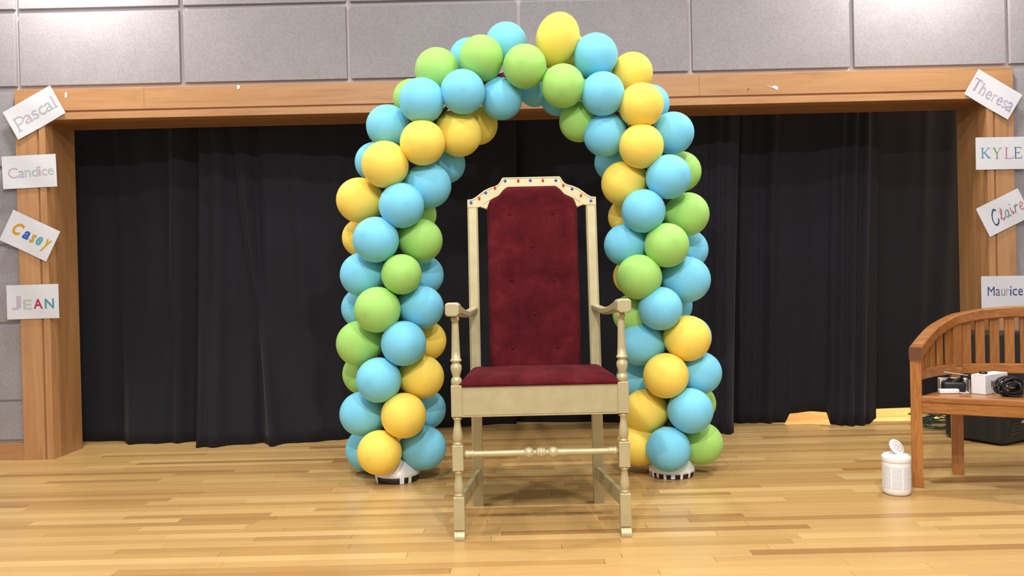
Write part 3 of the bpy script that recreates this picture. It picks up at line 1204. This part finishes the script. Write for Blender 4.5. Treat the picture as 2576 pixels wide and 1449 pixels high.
for k in range(nb):
    s = S_POST + 0.025 + (BLEN - 2 * S_POST - 0.05) * (k + 0.5) / nb
    upright('slat', s, 0.043, 0.013, 0.538, rail_z(s) - 0.045, bv=0.002)
# seat slab and front apron with a gentle bow
nf = 30
front = []
for i in range(nf + 1):
    u = i / nf
    front.append((0.012 + (BL - 0.024) * u, -0.022 - 0.035 * math.sin(math.pi * u)))
rear = []
for (x, y), s in zip(P, ss):
    if 0.05 < s < BLEN - 0.05:
        cx0, cy0 = BL / 2, 0.1
        rear.append((x + (cx0 - x) * 0.035, y - 0.012))
poly = front + list(reversed(rear))
bm = bmesh.new()
a = [bm.verts.new((x, y, 0.430)) for x, y in poly]
b = [bm.verts.new((x, y, 0.398)) for x, y in poly]
bm.faces.new(a)
bm.faces.new(list(reversed(b)))
for i in range(len(poly)):
    j = (i + 1) % len(poly)
    bm.faces.new((a[j], a[i], b[i], b[j]))
bmesh.ops.recalc_face_normals(bm, faces=bm.faces)
es = [e for e in bm.edges if abs(e.verts[0].co.z - e.verts[1].co.z) < 1e-6]
bmesh.ops.bevel(bm, geom=es, offset=0.008, segments=3, affect='EDGES', profile=0.5)
bm_obj('seat', bm, M_TEAK_X, bench)
bm = bmesh.new()
sweep_box(bm, [(x, y + 0.016, 0.374) for x, y in front], 0.024, 0.050)
bm_obj('front_apron', bm, M_TEAK_X, bench)

# ------------------------------------------------------------------ things on and under the bench
SEAT = 0.4305
p0 = on_z(2440, 994, SEAT)
dirv = Vector((0.85, 0.50, 0)).normalized()
rz = math.atan2(dirv.y, dirv.x)
perp = Vector((-dirv.y, dirv.x, 0))
# closed white box
wb = empty('white_box', p0 + Vector((0.03, 0.0, 0)), rz)
tag(wb, 'closed white carton with small black print lying on the bench seat', 'box')
# local frame: x along the long side, y across (towards back left)
q0 = p0 + Vector((0.072, 0, 0))
wb.location = q0
bm = bmesh.new()
box(bm, 0.0, 0.19, 0.0, 0.066, 0.0, 0.090, 0.0015, 1)
bm_obj('carton', bm, M_CARD, wb)
bm = bmesh.new()
for (x0, x1, z0, z1) in ((0.05, 0.058, 0.03, 0.06), (0.062, 0.072, 0.03, 0.058), (0.076, 0.082, 0.034, 0.056), (0.10, 0.112, 0.046, 0.062), (0.148, 0.155, 0.05, 0.068), (0.158, 0.172, 0.048, 0.064), (0.148, 0.175, 0.072, 0.076), (0.052, 0.08, 0.022, 0.025)):
    box(bm, x0, x1, -0.0004, 0.0005, z0, z1)
M_INK = mat('black_ink', (0.03, 0.03, 0.035), 0.6)
bm_obj('print', bm, M_INK, wb)
bm = bmesh.new()
box(bm, -0.0004, 0.0006, 0.004, 0.062, 0.0895, 0.0905)
bm_obj('flap_edge', bm, M_KRAFT, wb)

# open carton with a black thing in it
p1 = on_z(2368, 990, SEAT)
ob = empty('open_carton', p1 + Vector((0.010, 0.030, 0)), R(-21))
tag(ob, 'small open carton with raised flap left of the closed white box', 'box')


def slab(name, x0, x1, y0, y1, z0, z1, m, parent, rot=None, loc=None, bv=0.0008):
    bm = bmesh.new()
    box(bm, x0, x1, y0, y1, z0, z1, bv, 1)
    return bm_obj(name, bm, m, parent, False, loc, rot)


slab('bottom', 0, 0.125, 0.0, 0.08, 0.0, 0.002, M_CARD, ob)
slab('side', 0.0, 0.002, 0.0, 0.08, 0.002, 0.063, M_KRAFT, ob)
slab('side', 0.123, 0.125, -0.008, 0.08, 0.002, 0.063, M_KRAFT, ob)
slab('back', 0.002, 0.123, 0.078, 0.08, 0.002, 0.063, M_CARD, ob)
slab('flap', 0.0, 0.10, 0.0, 0.045, 0.0, 0.002, M_CARD, ob, (R(-14), R(8), R(-6)), (0.018, 0.004, 0.098))

dv = empty('black_adapter', ob.matrix_basis @ Vector((0.062, 0.038, 0.003)), R(-21))
tag(dv, 'black device with coiled lead stuffed inside the open carton', 'device')
bm = bmesh.new()
box(bm, -0.05, 0.05, -0.034, 0.034, 0.0, 0.050, 0.014, 3)
bm_obj('body', bm, M_BLACK, dv, True)
bm = bmesh.new()
for k in range(3):
    pts = [(0.018 * math.cos(t * 0.4) * (1.5 + 0.1 * k) + 0.005 * k, 0.028 * math.sin(t * 0.4), 0.047 + 0.005 * k + 0.003 * math.sin(t * 1.1)) for t in range(16)]
    tube(bm, pts, 0.0042, 6, True)
bm_obj('lead', bm, M_RUBBER, dv, True)

ch = empty('white_charger', on_z(2387, 990, SEAT), R(-4))
tag(ch, 'small white rounded charger at the front edge of the bench seat', 'charger')
bm = bmesh.new()
box(bm, -0.044, 0.044, -0.012, 0.016, 0.0, 0.022, 0.006, 3)
bm_obj('body', bm, M_WHITE, ch, True)
bm = bmesh.new()
tube(bm, [(0.044, 0.002, 0.006), (0.055, -0.006, 0.004), (0.064, -0.012, 0.003), (0.072, -0.014, 0.003)], 0.0022, 6)
bm_obj('lead', bm, M_WHITE, ch, True)


def cap(name, label, loc, r, hgt, tilt=(0, 0, 0)):
    e = empty(name, loc)
    e.rotation_euler = tilt
    tag(e, label, 'cap')
    bm = bmesh.new()
    lathe(bm, [(r * 0.95, 0), (r, hgt * 0.2), (r, hgt * 0.75), (r * 0.9, hgt)], 24)
    bm_obj('rim', bm, M_BLACK, e, True)
    bm = bmesh.new()
    lathe(bm, [(r * 0.72, hgt), (r * 0.70, hgt * 1.08), (r * 0.3, hgt * 1.1)], 24)
    bm_obj('face', bm, M_GRILLE, e, True)
    return e


cap('lens_cap', 'round black cap lying on top of the closed white box', wb.matrix_basis @ Vector((0.050, 0.036, 0.0905)), 0.018, 0.009)
cap('lens_cap', 'round black cap resting on the open carton beside the white box', ob.matrix_basis @ Vector((0.112, 0.02, 0.072)), 0.021, 0.012, (R(-12), R(-10), 0))

cc = on_z(2553, 999, SEAT)
cab = empty('cable_bundle', cc + Vector((0.0, 0.03, 0)))
tag(cab, 'coiled black cable bundle on the bench right of the white box', 'cable')
rc = random.Random(4)
bm = bmesh.new()
for k in range(11):
    a0 = rc.uniform(-0.5, 0.5)
    ra, rb = 0.052 + rc.uniform(-0.014, 0.018), 0.028 + rc.uniform(-0.008, 0.012)
    zc = 0.038 + rc.uniform(-0.012, 0.02)
    pts = []
    for t in range(26):
        th = 2 * math.pi * t / 26
        xx, zz = ra * math.cos(th), rb * math.sin(th)
        pts.append((xx * math.cos(a0) - zz * math.sin(a0) * 0.4, (k - 5) * 0.006 + 0.006 * math.sin(2 * th + k), max(0.005, zc + zz * math.cos(a0) + xx * math.sin(a0) * 0.25)))
    tube(bm, pts, 0.0046, 6, True)
bm_obj('coil', bm, M_RUBBER, cab, True)
bm = bmesh.new()
tube(bm, [(0.035, -0.01, 0.062), (0.06, -0.012, 0.060), (0.085, -0.016, 0.045), (0.105, -0.02, 0.022), (0.118, -0.02, 0.010)], [0.008, 0.009, 0.009, 0.010, 0.010], 10)
bm_obj('plug', bm, M_RUBBER, cab, True)
bm = bmesh.new()
tube(bm, [(0.0, 0.0, 0.075), (0.02, -0.04, 0.06), (0.02, -0.045, 0.03), (0.0, -0.01, 0.012)], 0.006, 8)
bm_obj('tie', bm, M_BLACK, cab, True)

# loudspeaker on the floor behind the bench
sp0 = on_z(2524, 1125)
spk = empty('loudspeaker', sp0, R(29))
tag(spk, 'black loudspeaker with curved grille on the floor behind the bench', 'loudspeaker')
# local: +x along the grille to the right, +y depth to the back
plan_pts = [(0.03, 0.0), (0.33, 0.0), (0.35, 0.03), (0.17, 0.32), (0.13, 0.36), (0.03, 0.36), (0.0, 0.32), (0.0, 0.03)]
bm = bmesh.new()
SH = 0.645
a = [bm.verts.new((x, y, 0.012)) for x, y in plan_pts]
b = [bm.verts.new((x, y, SH)) for x, y in plan_pts]
bm.faces.new(list(reversed(a)))
bm.faces.new(b)
for i in range(len(plan_pts)):
    j = (i + 1) % len(plan_pts)
    bm.faces.new((a[i], a[j], b[j], b[i]))
bmesh.ops.recalc_face_normals(bm, faces=bm.faces)
bmesh.ops.bevel(bm, geom=bm.edges[:], offset=0.012, segments=2, affect='EDGES', profile=0.5)
shell = bm_obj('shell', bm, M_SPEAKER, spk)
bm = bmesh.new()
nn = 16
g1 = [bm.verts.new((0.045 + 0.26 * i / nn, -0.006 - 0.022 * math.sin(math.pi * i / nn), 0.16)) for i in range(nn + 1)]
g2 = [bm.verts.new((0.045 + 0.26 * i / nn, -0.006 - 0.022 * math.sin(math.pi * i / nn), 0.60)) for i in range(nn + 1)]
g3 = [bm.verts.new((0.045 + 0.26 * i / nn, 0.004, 0.60)) for i in range(nn + 1)]
g4 = [bm.verts.new((0.045 + 0.26 * i / nn, 0.004, 0.16)) for i in range(nn + 1)]
for i in range(nn):
    bm.faces.new((g1[i], g1[i + 1], g2[i + 1], g2[i]))
    bm.faces.new((g2[i], g2[i + 1], g3[i + 1], g3[i]))
    bm.faces.new((g4[i], g4[i + 1], g1[i + 1], g1[i]))
bm.faces.new((g1[0], g2[0], g3[0], g4[0]))
bm.faces.new((g1[nn], g4[nn], g3[nn], g2[nn]))
bmesh.ops.recalc_face_normals(bm, faces=bm.faces)
bm_obj('grille', bm, M_GRILLE, spk)
for k in range(4):
    slab('port_slot', 0.055 + 0.012 * k, 0.17, -0.0035, 0.004, 0.060 + 0.020 * k, 0.070 + 0.020 * k, M_BLACK, spk)
slab('badge', 0.185, 0.25, -0.006, 0.003, 0.118, 0.134, M_LOGO, spk)
for px in (0.05, 0.28):
    for py in (0.04, 0.26):
        bm = bmesh.new()
        lathe(bm, [(0.016, 0.0), (0.018, 0.004), (0.018, 0.016)], 12)
        bm_obj('rubber_foot', bm, M_RUBBER, spk, True, (px if py < 0.1 else 0.05 + 0.3 * (px - 0.05), py, 0))

# tangled green cord
gc = on_z(2362, 1073)
cord = empty('extension_cord', gc)
tag(cord, 'tangled dark green cord on the floor between the drape and the loudspeaker', 'cord')
rc = random.Random(9)
bm = bmesh.new()
for k in range(10):
    cx_, cy_ = rc.uniform(-0.05, 0.06), rc.uniform(-0.07, 0.05)
    ra, rb, th0 = rc.uniform(0.08, 0.14), rc.uniform(0.07, 0.15), rc.uniform(0, 3)
    pts = []
    for t in range(30):
        th = 2 * math.pi * t / 30
        rr_ = 1 + 0.18 * math.sin(3 * th + th0) + 0.1 * math.sin(5 * th + k)
        pts.append((cx_ + ra * rr_ * math.cos(th), cy_ + rb * rr_ * math.sin(th), max(0.005, 0.006 + 0.009 * k + 0.012 * math.sin(2 * th + th0))))
    tube(bm, pts, 0.0042, 6, True)
bm_obj('loops', bm, M_GREENCORD, cord, True)
bm = bmesh.new()
tube(bm, [(0.11, 0.02, 0.02), (0.16, -0.06, 0.007), (0.19, -0.10, 0.005), (0.24, -0.06, 0.005)], 0.0042, 6)
bm_obj('tail', bm, M_GREENCORD, cord, True)

# ------------------------------------------------------------------ wipes canister
cp = on_z(2256, 1252)
cp.y += 0.066
cp.x *= cp.y / (cp.y - 0.066)
can = empty('wipes_canister', cp)
can.scale = (0.90, 0.90, 0.93)
tag(can, 'white wipes canister with its lid flipped open, on the floor beside the bench leg', 'canister')
bm = bmesh.new()
lathe(bm, [(0.052, 0.0), (0.060, 0.004), (0.0655, 0.014), (0.0665, 0.03), (0.0665, 0.150), (0.0668, 0.156), (0.0655, 0.158)], 48)
bm_obj('tub', bm, M_WHITE, can, True)
# printed paper label with columns of small type
M_LABEL = mat('canister_label', (0.86, 0.86, 0.88), 0.4)
_tc = node(M_LABEL, 'ShaderNodeTexCoord')
_sx = node(M_LABEL, 'ShaderNodeSeparateXYZ')
link(M_LABEL, _tc.outputs['UV'], _sx.inputs[0])
_br = node(M_LABEL, 'ShaderNodeTexBrick')
_br.offset = 0.37
_br.inputs['Color1'].default_value = (0.44, 0.44, 0.50, 1)
_br.inputs['Color2'].default_value = (0.54, 0.54, 0.60, 1)
_br.inputs['Mortar'].default_value = (0.86, 0.86, 0.88, 1)
_br.inputs['Scale'].default_value = 1.0
_br.inputs['Mortar Size'].default_value = 0.016
_br.inputs['Brick Width'].default_value = 0.25
_br.inputs['Row Height'].default_value = 0.055
_br.offset = 0.0
link(M_LABEL, _tc.outputs['UV'], _br.inputs['Vector'])
link(M_LABEL, _br.outputs['Color'], bsdf(M_LABEL).inputs['Base Color'])
bm = bmesh.new()
uvl = bm.loops.layers.uv.new('uv')
nn = 40
a0, a1 = R(-180), R(0)
lo = [bm.verts.new((0.0672 * math.cos(a0 + (a1 - a0) * i / nn), 0.0672 * math.sin(a0 + (a1 - a0) * i / nn), 0.034)) for i in range(nn + 1)]
hi = [bm.verts.new((v.co.x, v.co.y, 0.142)) for v in lo]
for i in range(nn):
    f = bm.faces.new((lo[i], lo[i + 1], hi[i + 1], hi[i]))
    for l, (u, v) in zip(f.loops, ((i / nn, 0), ((i + 1) / nn, 0), ((i + 1) / nn, 1), (i / nn, 1))):
        l[uvl].uv = (u, v)
bm_obj('paper_label', bm, M_LABEL, can, True)
bm = bmesh.new()
lathe(bm, [(0.0665, 0.159), (0.0690, 0.162), (0.0695, 0.182), (0.0675, 0.188), (0.0600, 0.192), (0.0590, 0.196), (0.040, 0.1975)], 48)
bm_obj('lid', bm, M_WHITE, can, True)
bm = bmesh.new()
lathe(bm, [(0.034, 0.0), (0.0355, 0.003), (0.0355, 0.008), (0.033, 0.011)], 36)
flip = bm_obj('flip_cap', bm, M_WHITE, can, True, (0.004, 0.010, 0.224), (R(52), R(22), R(10)))
flip.scale = (1.18, 1.12, 1.12)
M_REDINK = mat('red_ink', (0.50, 0.10, 0.14), 0.5)
bm = bmesh.new()
tube(bm, [(0.0215 * math.cos(2 * math.pi * k / 32), 0.0215 * math.sin(2 * math.pi * k / 32), 0.0112) for k in range(32)], 0.0011, 4, True)
for (xa, ya, xb, yb_) in ((-0.012, -0.004, -0.006, 0.008), (-0.004, 0.010, 0.003, 0.004), (0.004, -0.008, 0.011, -0.003), (-0.006, -0.009, 0.002, -0.011), (0.006, 0.003, 0.012, 0.008), (-0.002, -0.003, 0.003, 0.001)):
    tube(bm, [(xa, ya, 0.0112), (xb, yb_, 0.0112)], 0.0014, 4)
bm_obj('printed_emblem', bm, M_REDINK, flip)
bm = bmesh.new()
box(bm, -0.012, 0.012, 0.0, 0.016, 0.0, 0.012, 0.002, 1)
bm_obj('hinge', bm, M_WHITE, can, False, (0.002, 0.006, 0.196))

# ------------------------------------------------------------------ name cards taped to the casing
PRINT = {}


def ink(c):
    k = tuple(c)
    if k not in PRINT:
        lin = tuple(((v / 255 + 0.055) / 1.055) ** 2.4 if v > 10 else v / 3294 for v in c)
        PRINT[k] = mat('print_ink', tuple(v * 0.70 for v in lin), 0.7, spec=0.2)
    return PRINT[k]


def glyph_font(ch, shear=0.0, bold=0.0):
    cu = bpy.data.curves.new('glyph', 'FONT')
    cu.body = ch
    cu.size = 1.0
    cu.shear = shear
    cu.offset = bold
    cu.resolution_u = 4
    o = bpy.data.objects.new('glyph', cu)
    COL.objects.link(o)
    dg = bpy.context.evaluated_depsgraph_get()
    me = bpy.data.meshes.new_from_object(o.evaluated_get(dg))
    bpy.data.objects.remove(o)
    bpy.data.curves.remove(cu)
    polys = ([(v.co.x, v.co.y) for v in me.vertices], [tuple(p.vertices) for p in me.polygons])
    bpy.data.meshes.remove(me)
    return polys


def stroke_mesh(strokes):
    """strokes: list of (points, width) -> flat ribbons"""
    vs_, fs = [], []
    for pts, w in strokes:
        n = len(pts)
        base_i = len(vs_)
        for i in range(n):
            a, b = Vector(pts[max(0, i - 1)]), Vector(pts[min(n - 1, i + 1)])
            t = (b - a).normalized()
            s = Vector((-t.y, t.x)) * w / 2
            p = Vector(pts[i])
            vs_ += [tuple(p + s), tuple(p - s)]
        for i in range(n - 1):
            k = base_i + 2 * i
            fs.append((k, k + 1, k + 3, k + 2))
    return vs_, fs


T, S = 0.13, 0.05
SERIF = {
    'K': [([(0.18, 0), (0.18, 1)], T), ([(0.2, 0.42), (0.8, 1)], S), ([(0.36, 0.56), (0.85, 0)], T), ([(0.02, 0.02), (0.36, 0.02)], S), ([(0.02, 0.98), (0.36, 0.98)], S), ([(0.62, 0.98), (0.96, 0.98)], S), ([(0.66, 0.02), (1.0, 0.02)], S)],
    'Y': [([(0.15, 1), (0.5, 0.48)], T), ([(0.85, 1), (0.5, 0.48)], S), ([(0.5, 0.5), (0.5, 0)], T), ([(0.32, 0.02), (0.68, 0.02)], S), ([(0.0, 0.98), (0.32, 0.98)], S), ([(0.7, 0.98), (1.0, 0.98)], S)],
    'L': [([(0.2, 0), (0.2, 1)], T), ([(0.02, 0.98), (0.4, 0.98)], S), ([(0.02, 0.02), (0.95, 0.02)], S), ([(0.93, 0), (0.96, 0.26)], S)],
    'E': [([(0.2, 0), (0.2, 1)], T), ([(0.02, 0.98), (0.9, 0.98)], S), ([(0.02, 0.02), (0.95, 0.02)], S), ([(0.2, 0.52), (0.66, 0.52)], S), ([(0.88, 1), (0.9, 0.78)], S), ([(0.93, 0), (0.97, 0.26)], S), ([(0.66, 0.42), (0.66, 0.62)], S)],
    'T': [([(0.5, 0), (0.5, 1)], T * 1.6), ([(0.0, 0.96), (1.0, 0.96)], S * 1.6), ([(0.3, 0.02), (0.7, 0.02)], S), ([(0.02, 0.98), (0.0, 0.72)], S), ([(0.98, 0.98), (1.0, 0.72)], S)],
    'P': [([(0.22, 0), (0.22, 1)], T), ([(0.04, 0.02), (0.44, 0.02)], S), ([(0.04, 0.98), (0.3, 0.98)], S), ([(0.22, 0.97), (0.6, 0.97), (0.85, 0.88), (0.9, 0.72), (0.82, 0.56), (0.6, 0.47), (0.24, 0.47)], T * 0.8)],
    'h': [([(0.2, 0), (0.2, 1)], T * 1.4), ([(0.05, 0.98), (0.2, 0.98)], S), ([(0.02, 0.02), (0.4, 0.02)], S), ([(0.2, 0.5), (0.4, 0.63), (0.62, 0.62), (0.74, 0.5), (0.74, 0)], T * 1.2), ([(0.56, 0.02), (0.94, 0.02)], S)],
    'r': [([(0.3, 0), (0.3, 1)], T * 1.5), ([(0.05, 0.03), (0.6, 0.03)], S), ([(0.05, 0.97), (0.3, 0.97)], S), ([(0.3, 0.7), (0.5, 0.93), (0.75, 1.0), (0.95, 0.9)], T)],
    'l': [([(0.5, 0), (0.5, 1)], 0.34), ([(0.1, 0.03), (0.9, 0.03)], 0.06), ([(0.2, 0.97), (0.5, 0.97)], 0.06)],
    'J': [([(0.72, 1), (0.72, 0.28), (0.62, 0.1), (0.42, 0.03), (0.1, 0.06)], 0.2), ([(0.45, 0.98), (0.98, 0.98)], S)],
    # monoline script
    'sC': [([(0.95, 0.86), (0.8, 1.0), (0.55, 0.95), (0.25, 0.7), (0.08, 0.38), (0.12, 0.1), (0.35, 0.0), (0.65, 0.12), (0.85, 0.34)], 0.13)],
    'sl': [([(0.0, 0.1), (0.5, 0.5), (0.9, 0.85), (0.75, 1.0), (0.45, 0.75), (0.3, 0.3), (0.4, 0.03), (0.75, 0.06), (1.0, 0.2)], 0.17)],
    'sa': [([(0.75, 0.85), (0.45, 1.0), (0.12, 0.65), (0.05, 0.25), (0.3, 0.02), (0.6, 0.3), (0.8, 0.9)], 0.15), ([(0.8, 0.95), (0.68, 0.3), (0.78, 0.04), (1.0, 0.15)], 0.15)],
    'si': [([(0.4, 0.66), (0.3, 0.3), (0.45, 0.03), (0.9, 0.2)], 0.24), ([(0.55, 0.9), (0.62, 1.0)], 0.26)],
    'sr': [([(0.1, 0.0), (0.3, 0.5), (0.45, 0.95)], 0.17), ([(0.22, 0.4), (0.5, 0.8), (0.75, 0.95), (1.0, 0.75)], 0.15)],
    'se': [([(0.1, 0.4), (0.55, 0.5), (0.85, 0.75), (0.65, 0.98), (0.3, 0.8), (0.08, 0.4), (0.2, 0.06), (0.6, 0.05), (1.0, 0.35)], 0.16)],
}


def glyph(ch, style):
    if style == 'serif' and ch in SERIF:
        return stroke_mesh(SERIF[ch])
    if style == 'script':
        return stroke_mesh(SERIF['s' + ch])
    if style == 'bold':
        return glyph_font(ch, 0.3, 0.035)
    if style == 'heavy':
        return glyph_font(ch, 0.0, 0.02)
    return glyph_font(ch)


def name_card(label, corners, letters, style, lift=0.004, sag=0.004):
    """corners: TL, TR, BL photo positions; letters: (char, rgb, x0, x1, y0, y1) as fractions of the card, y from the top"""
    Yc = YF - 0.004 - lift
    tl, tr, bl = (at(px, py, Yc) for px, py in corners)
    ux, uy = tr - tl, tl - bl
    W, H = ux.length, uy.length
    ang = math.atan2(ux.z, ux.x)
    ctr = tl + ux / 2 - uy / 2
    e = empty('name_card', ctr)
    e.rotation_euler = (0, -ang, 0)
    tag(e, label, 'sign', 'paper cards with lettering on the stage frame')

    def curl(x, z):
        return -sag * ((x / (W / 2)) ** 2) * (0.6 + 0.4 * z / (H / 2)) - 0.002 * math.sin(6 * x / W + 3 * z / H)

    bm = bmesh.new()
    nx, nz = 12, 8
    g = [[bm.verts.new((-W / 2 + W * i / nx, curl(-W / 2 + W * i / nx, -H / 2 + H * j / nz), -H / 2 + H * j / nz)) for j in range(nz + 1)] for i in range(nx + 1)]
    for i in range(nx):
        for j in range(nz):
            bm.faces.new((g[i][j], g[i + 1][j], g[i + 1][j + 1], g[i][j + 1]))
    s = bm_obj('sheet', bm, M_PAPER, e)
    mo = s.modifiers.new('t', 'SOLIDIFY')
    mo.thickness = 0.0006
    mo.offset = 0
    for ch, rgb, x0, x1, y0, y1 in letters:
        st = style
        vv, ff = glyph(ch, st)
        ax0, ax1 = min(v[0] for v in vv), max(v[0] for v in vv)
        az0, az1 = min(v[1] for v in vv), max(v[1] for v in vv)
        bm = bmesh.new()
        out = []
        for a, b in vv:
            x = (-0.5 + x0 + (x1 - x0) * (a - ax0) / max(1e-6, ax1 - ax0)) * W
            z = (0.5 - y1 + (y1 - y0) * (b - az0) / max(1e-6, az1 - az0)) * H
            out.append(bm.verts.new((x, curl(x, z) - 0.0009, z)))
        for f in ff:
            try:
                bm.faces.new([out[i] for i in f])
            except ValueError:
                pass
        bm_obj('letter', bm, ink(rgb), e)
    return e


PG, PP, PL = (205, 214, 217), (222, 202, 214), (214, 212, 228)
name_card('tilted white card, palest grey lettering, top left corner of the stage frame', [(7, 283), (126, 215), (47, 352)],
          [('P', (196, 208, 212), 0.08, 0.27, 0.34, 0.80), ('a', (219, 196, 210), 0.27, 0.43, 0.42, 0.70), ('s', (206, 206, 228), 0.44, 0.56, 0.42, 0.70), ('c', (200, 210, 208), 0.58, 0.71, 0.42, 0.70), ('a', (190, 204, 210), 0.72, 0.86, 0.42, 0.70), ('l', (218, 190, 200), 0.87, 0.95, 0.30, 0.70)], 'serif')
name_card('level white card, pale rounded outline lettering, second from top on the left casing', [(4, 394), (140, 387), (9, 476)],
          [('C', (218, 196, 204), 0.10, 0.28, 0.36, 0.68), ('a', (190, 194, 216), 0.29, 0.40, 0.46, 0.67), ('n', (204, 214, 210), 0.41, 0.52, 0.45, 0.66), ('d', (196, 214, 210), 0.54, 0.66, 0.36, 0.65), ('i', (222, 184, 190), 0.67, 0.71, 0.36, 0.64), ('c', (222, 206, 210), 0.73, 0.83, 0.44, 0.64), ('e', (198, 212, 200), 0.84, 0.95, 0.43, 0.63)], 'plain')
name_card('tilted white card with bold yellow and blue lettering on the left casing', [(33, 527), (151, 582), (0, 604)],
          [('C', (236, 172, 40), 0.14, 0.34, 0.28, 0.66), ('a', (62, 112, 205), 0.36, 0.50, 0.40, 0.66), ('s', (222, 184, 70), 0.52, 0.63, 0.40, 0.68), ('e', (112, 190, 200), 0.65, 0.77, 0.38, 0.66), ('y', (226, 190, 62), 0.79, 0.94, 0.36, 0.78)], 'bold')
name_card('level white card with a crimson and a teal capital, lowest on the left casing', [(17, 718), (148, 714), (18, 804)],
          [('J', (218, 200, 216), 0.09, 0.27, 0.32, 0.72), ('E', (208, 220, 212), 0.31, 0.48, 0.43, 0.72), ('A', (206, 62, 96), 0.51, 0.69, 0.42, 0.71), ('N', (96, 170, 190), 0.73, 0.91, 0.42, 0.71)], 'heavy')
name_card('tilted white card, striped lilac serif lettering, top right corner of the stage frame', [(2458, 172), (2568, 237), (2428, 238)],
          [('T', (196, 178, 208), 0.05, 0.21, 0.28, 0.72), ('h', (206, 200, 210), 0.22, 0.36, 0.30, 0.72), ('e', (200, 188, 212), 0.38, 0.49, 0.45, 0.74), ('r', (208, 202, 212), 0.51, 0.60, 0.45, 0.73), ('e', (196, 186, 210), 0.62, 0.73, 0.44, 0.74), ('s', (208, 204, 212), 0.75, 0.83, 0.44, 0.74), ('a', (192, 178, 208), 0.84, 0.96, 0.42, 0.76)], 'serif')
name_card('level white card with four serif capitals, blue to navy, on the right casing', [(2452, 346), (2574, 344), (2456, 427)],
          [('K', (110, 165, 196), 0.11, 0.32, 0.32, 0.66), ('Y', (150, 170, 96), 0.35, 0.54, 0.32, 0.67), ('L', (212, 132, 168), 0.60, 0.77, 0.33, 0.67), ('E', (70, 104, 152), 0.79, 0.95, 0.32, 0.67)], 'serif')
name_card('tilted white card with slanted navy and pink script on the right casing', [(2458, 524), (2563, 472), (2486, 598)],
          [('C', (62, 96, 132), 0.21, 0.38, 0.24, 0.80), ('l', (214, 130, 148), 0.39, 0.50, 0.30, 0.72), ('a', (96, 156, 156), 0.51, 0.63, 0.44, 0.72), ('i', (210, 110, 150), 0.65, 0.71, 0.30, 0.70), ('r', (92, 150, 152), 0.72, 0.84, 0.42, 0.70), ('e', (224, 140, 152), 0.85, 0.98, 0.40, 0.68)], 'script')
name_card('level white card with plain navy lettering above the wooden bench', [(2467, 695), (2594, 693), (2469, 778)],
          [('M', (78, 84, 160), 0.13, 0.27, 0.32, 0.60), ('a', (124, 100, 130), 0.29, 0.38, 0.39, 0.60), ('u', (140, 176, 190), 0.40, 0.48, 0.39, 0.60), ('r', (216, 170, 180), 0.50, 0.55, 0.39, 0.60), ('i', (84, 92, 176), 0.57, 0.60, 0.31, 0.60), ('c', (76, 84, 156), 0.62, 0.71, 0.39, 0.60), ('e', (70, 80, 150), 0.73, 0.82, 0.39, 0.60)], 'plain')

# small scraps left on the head casing


def scrap(label, px, py, w, hgt, m, ang=0.0, pts=None):
    p = at(px, py, YF - 0.0008)
    bm = bmesh.new()
    pts = pts or [(-0.5, -0.5), (0.3, -0.45), (0.5, 0.1), (0.25, 0.5), (-0.45, 0.42)]
    ca, sa = math.cos(ang), math.sin(ang)
    poly = [((a * w) * ca - (b * hgt) * sa, (a * w) * sa + (b * hgt) * ca) for a, b in pts]
    prism(bm, poly, -0.0006, 0.0007)
    o = bm_obj('tape_scrap', bm, m, None, False, p)
    return tag(o, label, 'tape')


scrap('small white scrap of tape on the head casing beside the top left card', 166, 239, 0.014, 0.034, M_TAPE)
scrap('small white scrap of tape on the head casing left of the balloon arch', 600, 219, 0.018, 0.022, M_TAPE, 0.3)
scrap('torn white patch on the head casing right of the balloon arch', 1940, 219, 0.085, 0.026, M_TAPE, -0.15,
      [(-0.5, 0.2), (0.1, 0.12), (0.2, 0.45), (0.45, 0.3), (0.5, -0.5), (0.2, -0.2), (0.0, 0.0)])
scrap('short black mark on the head casing left of the torn patch', 1882, 225, 0.004, 0.020, M_BLACK, -0.5)
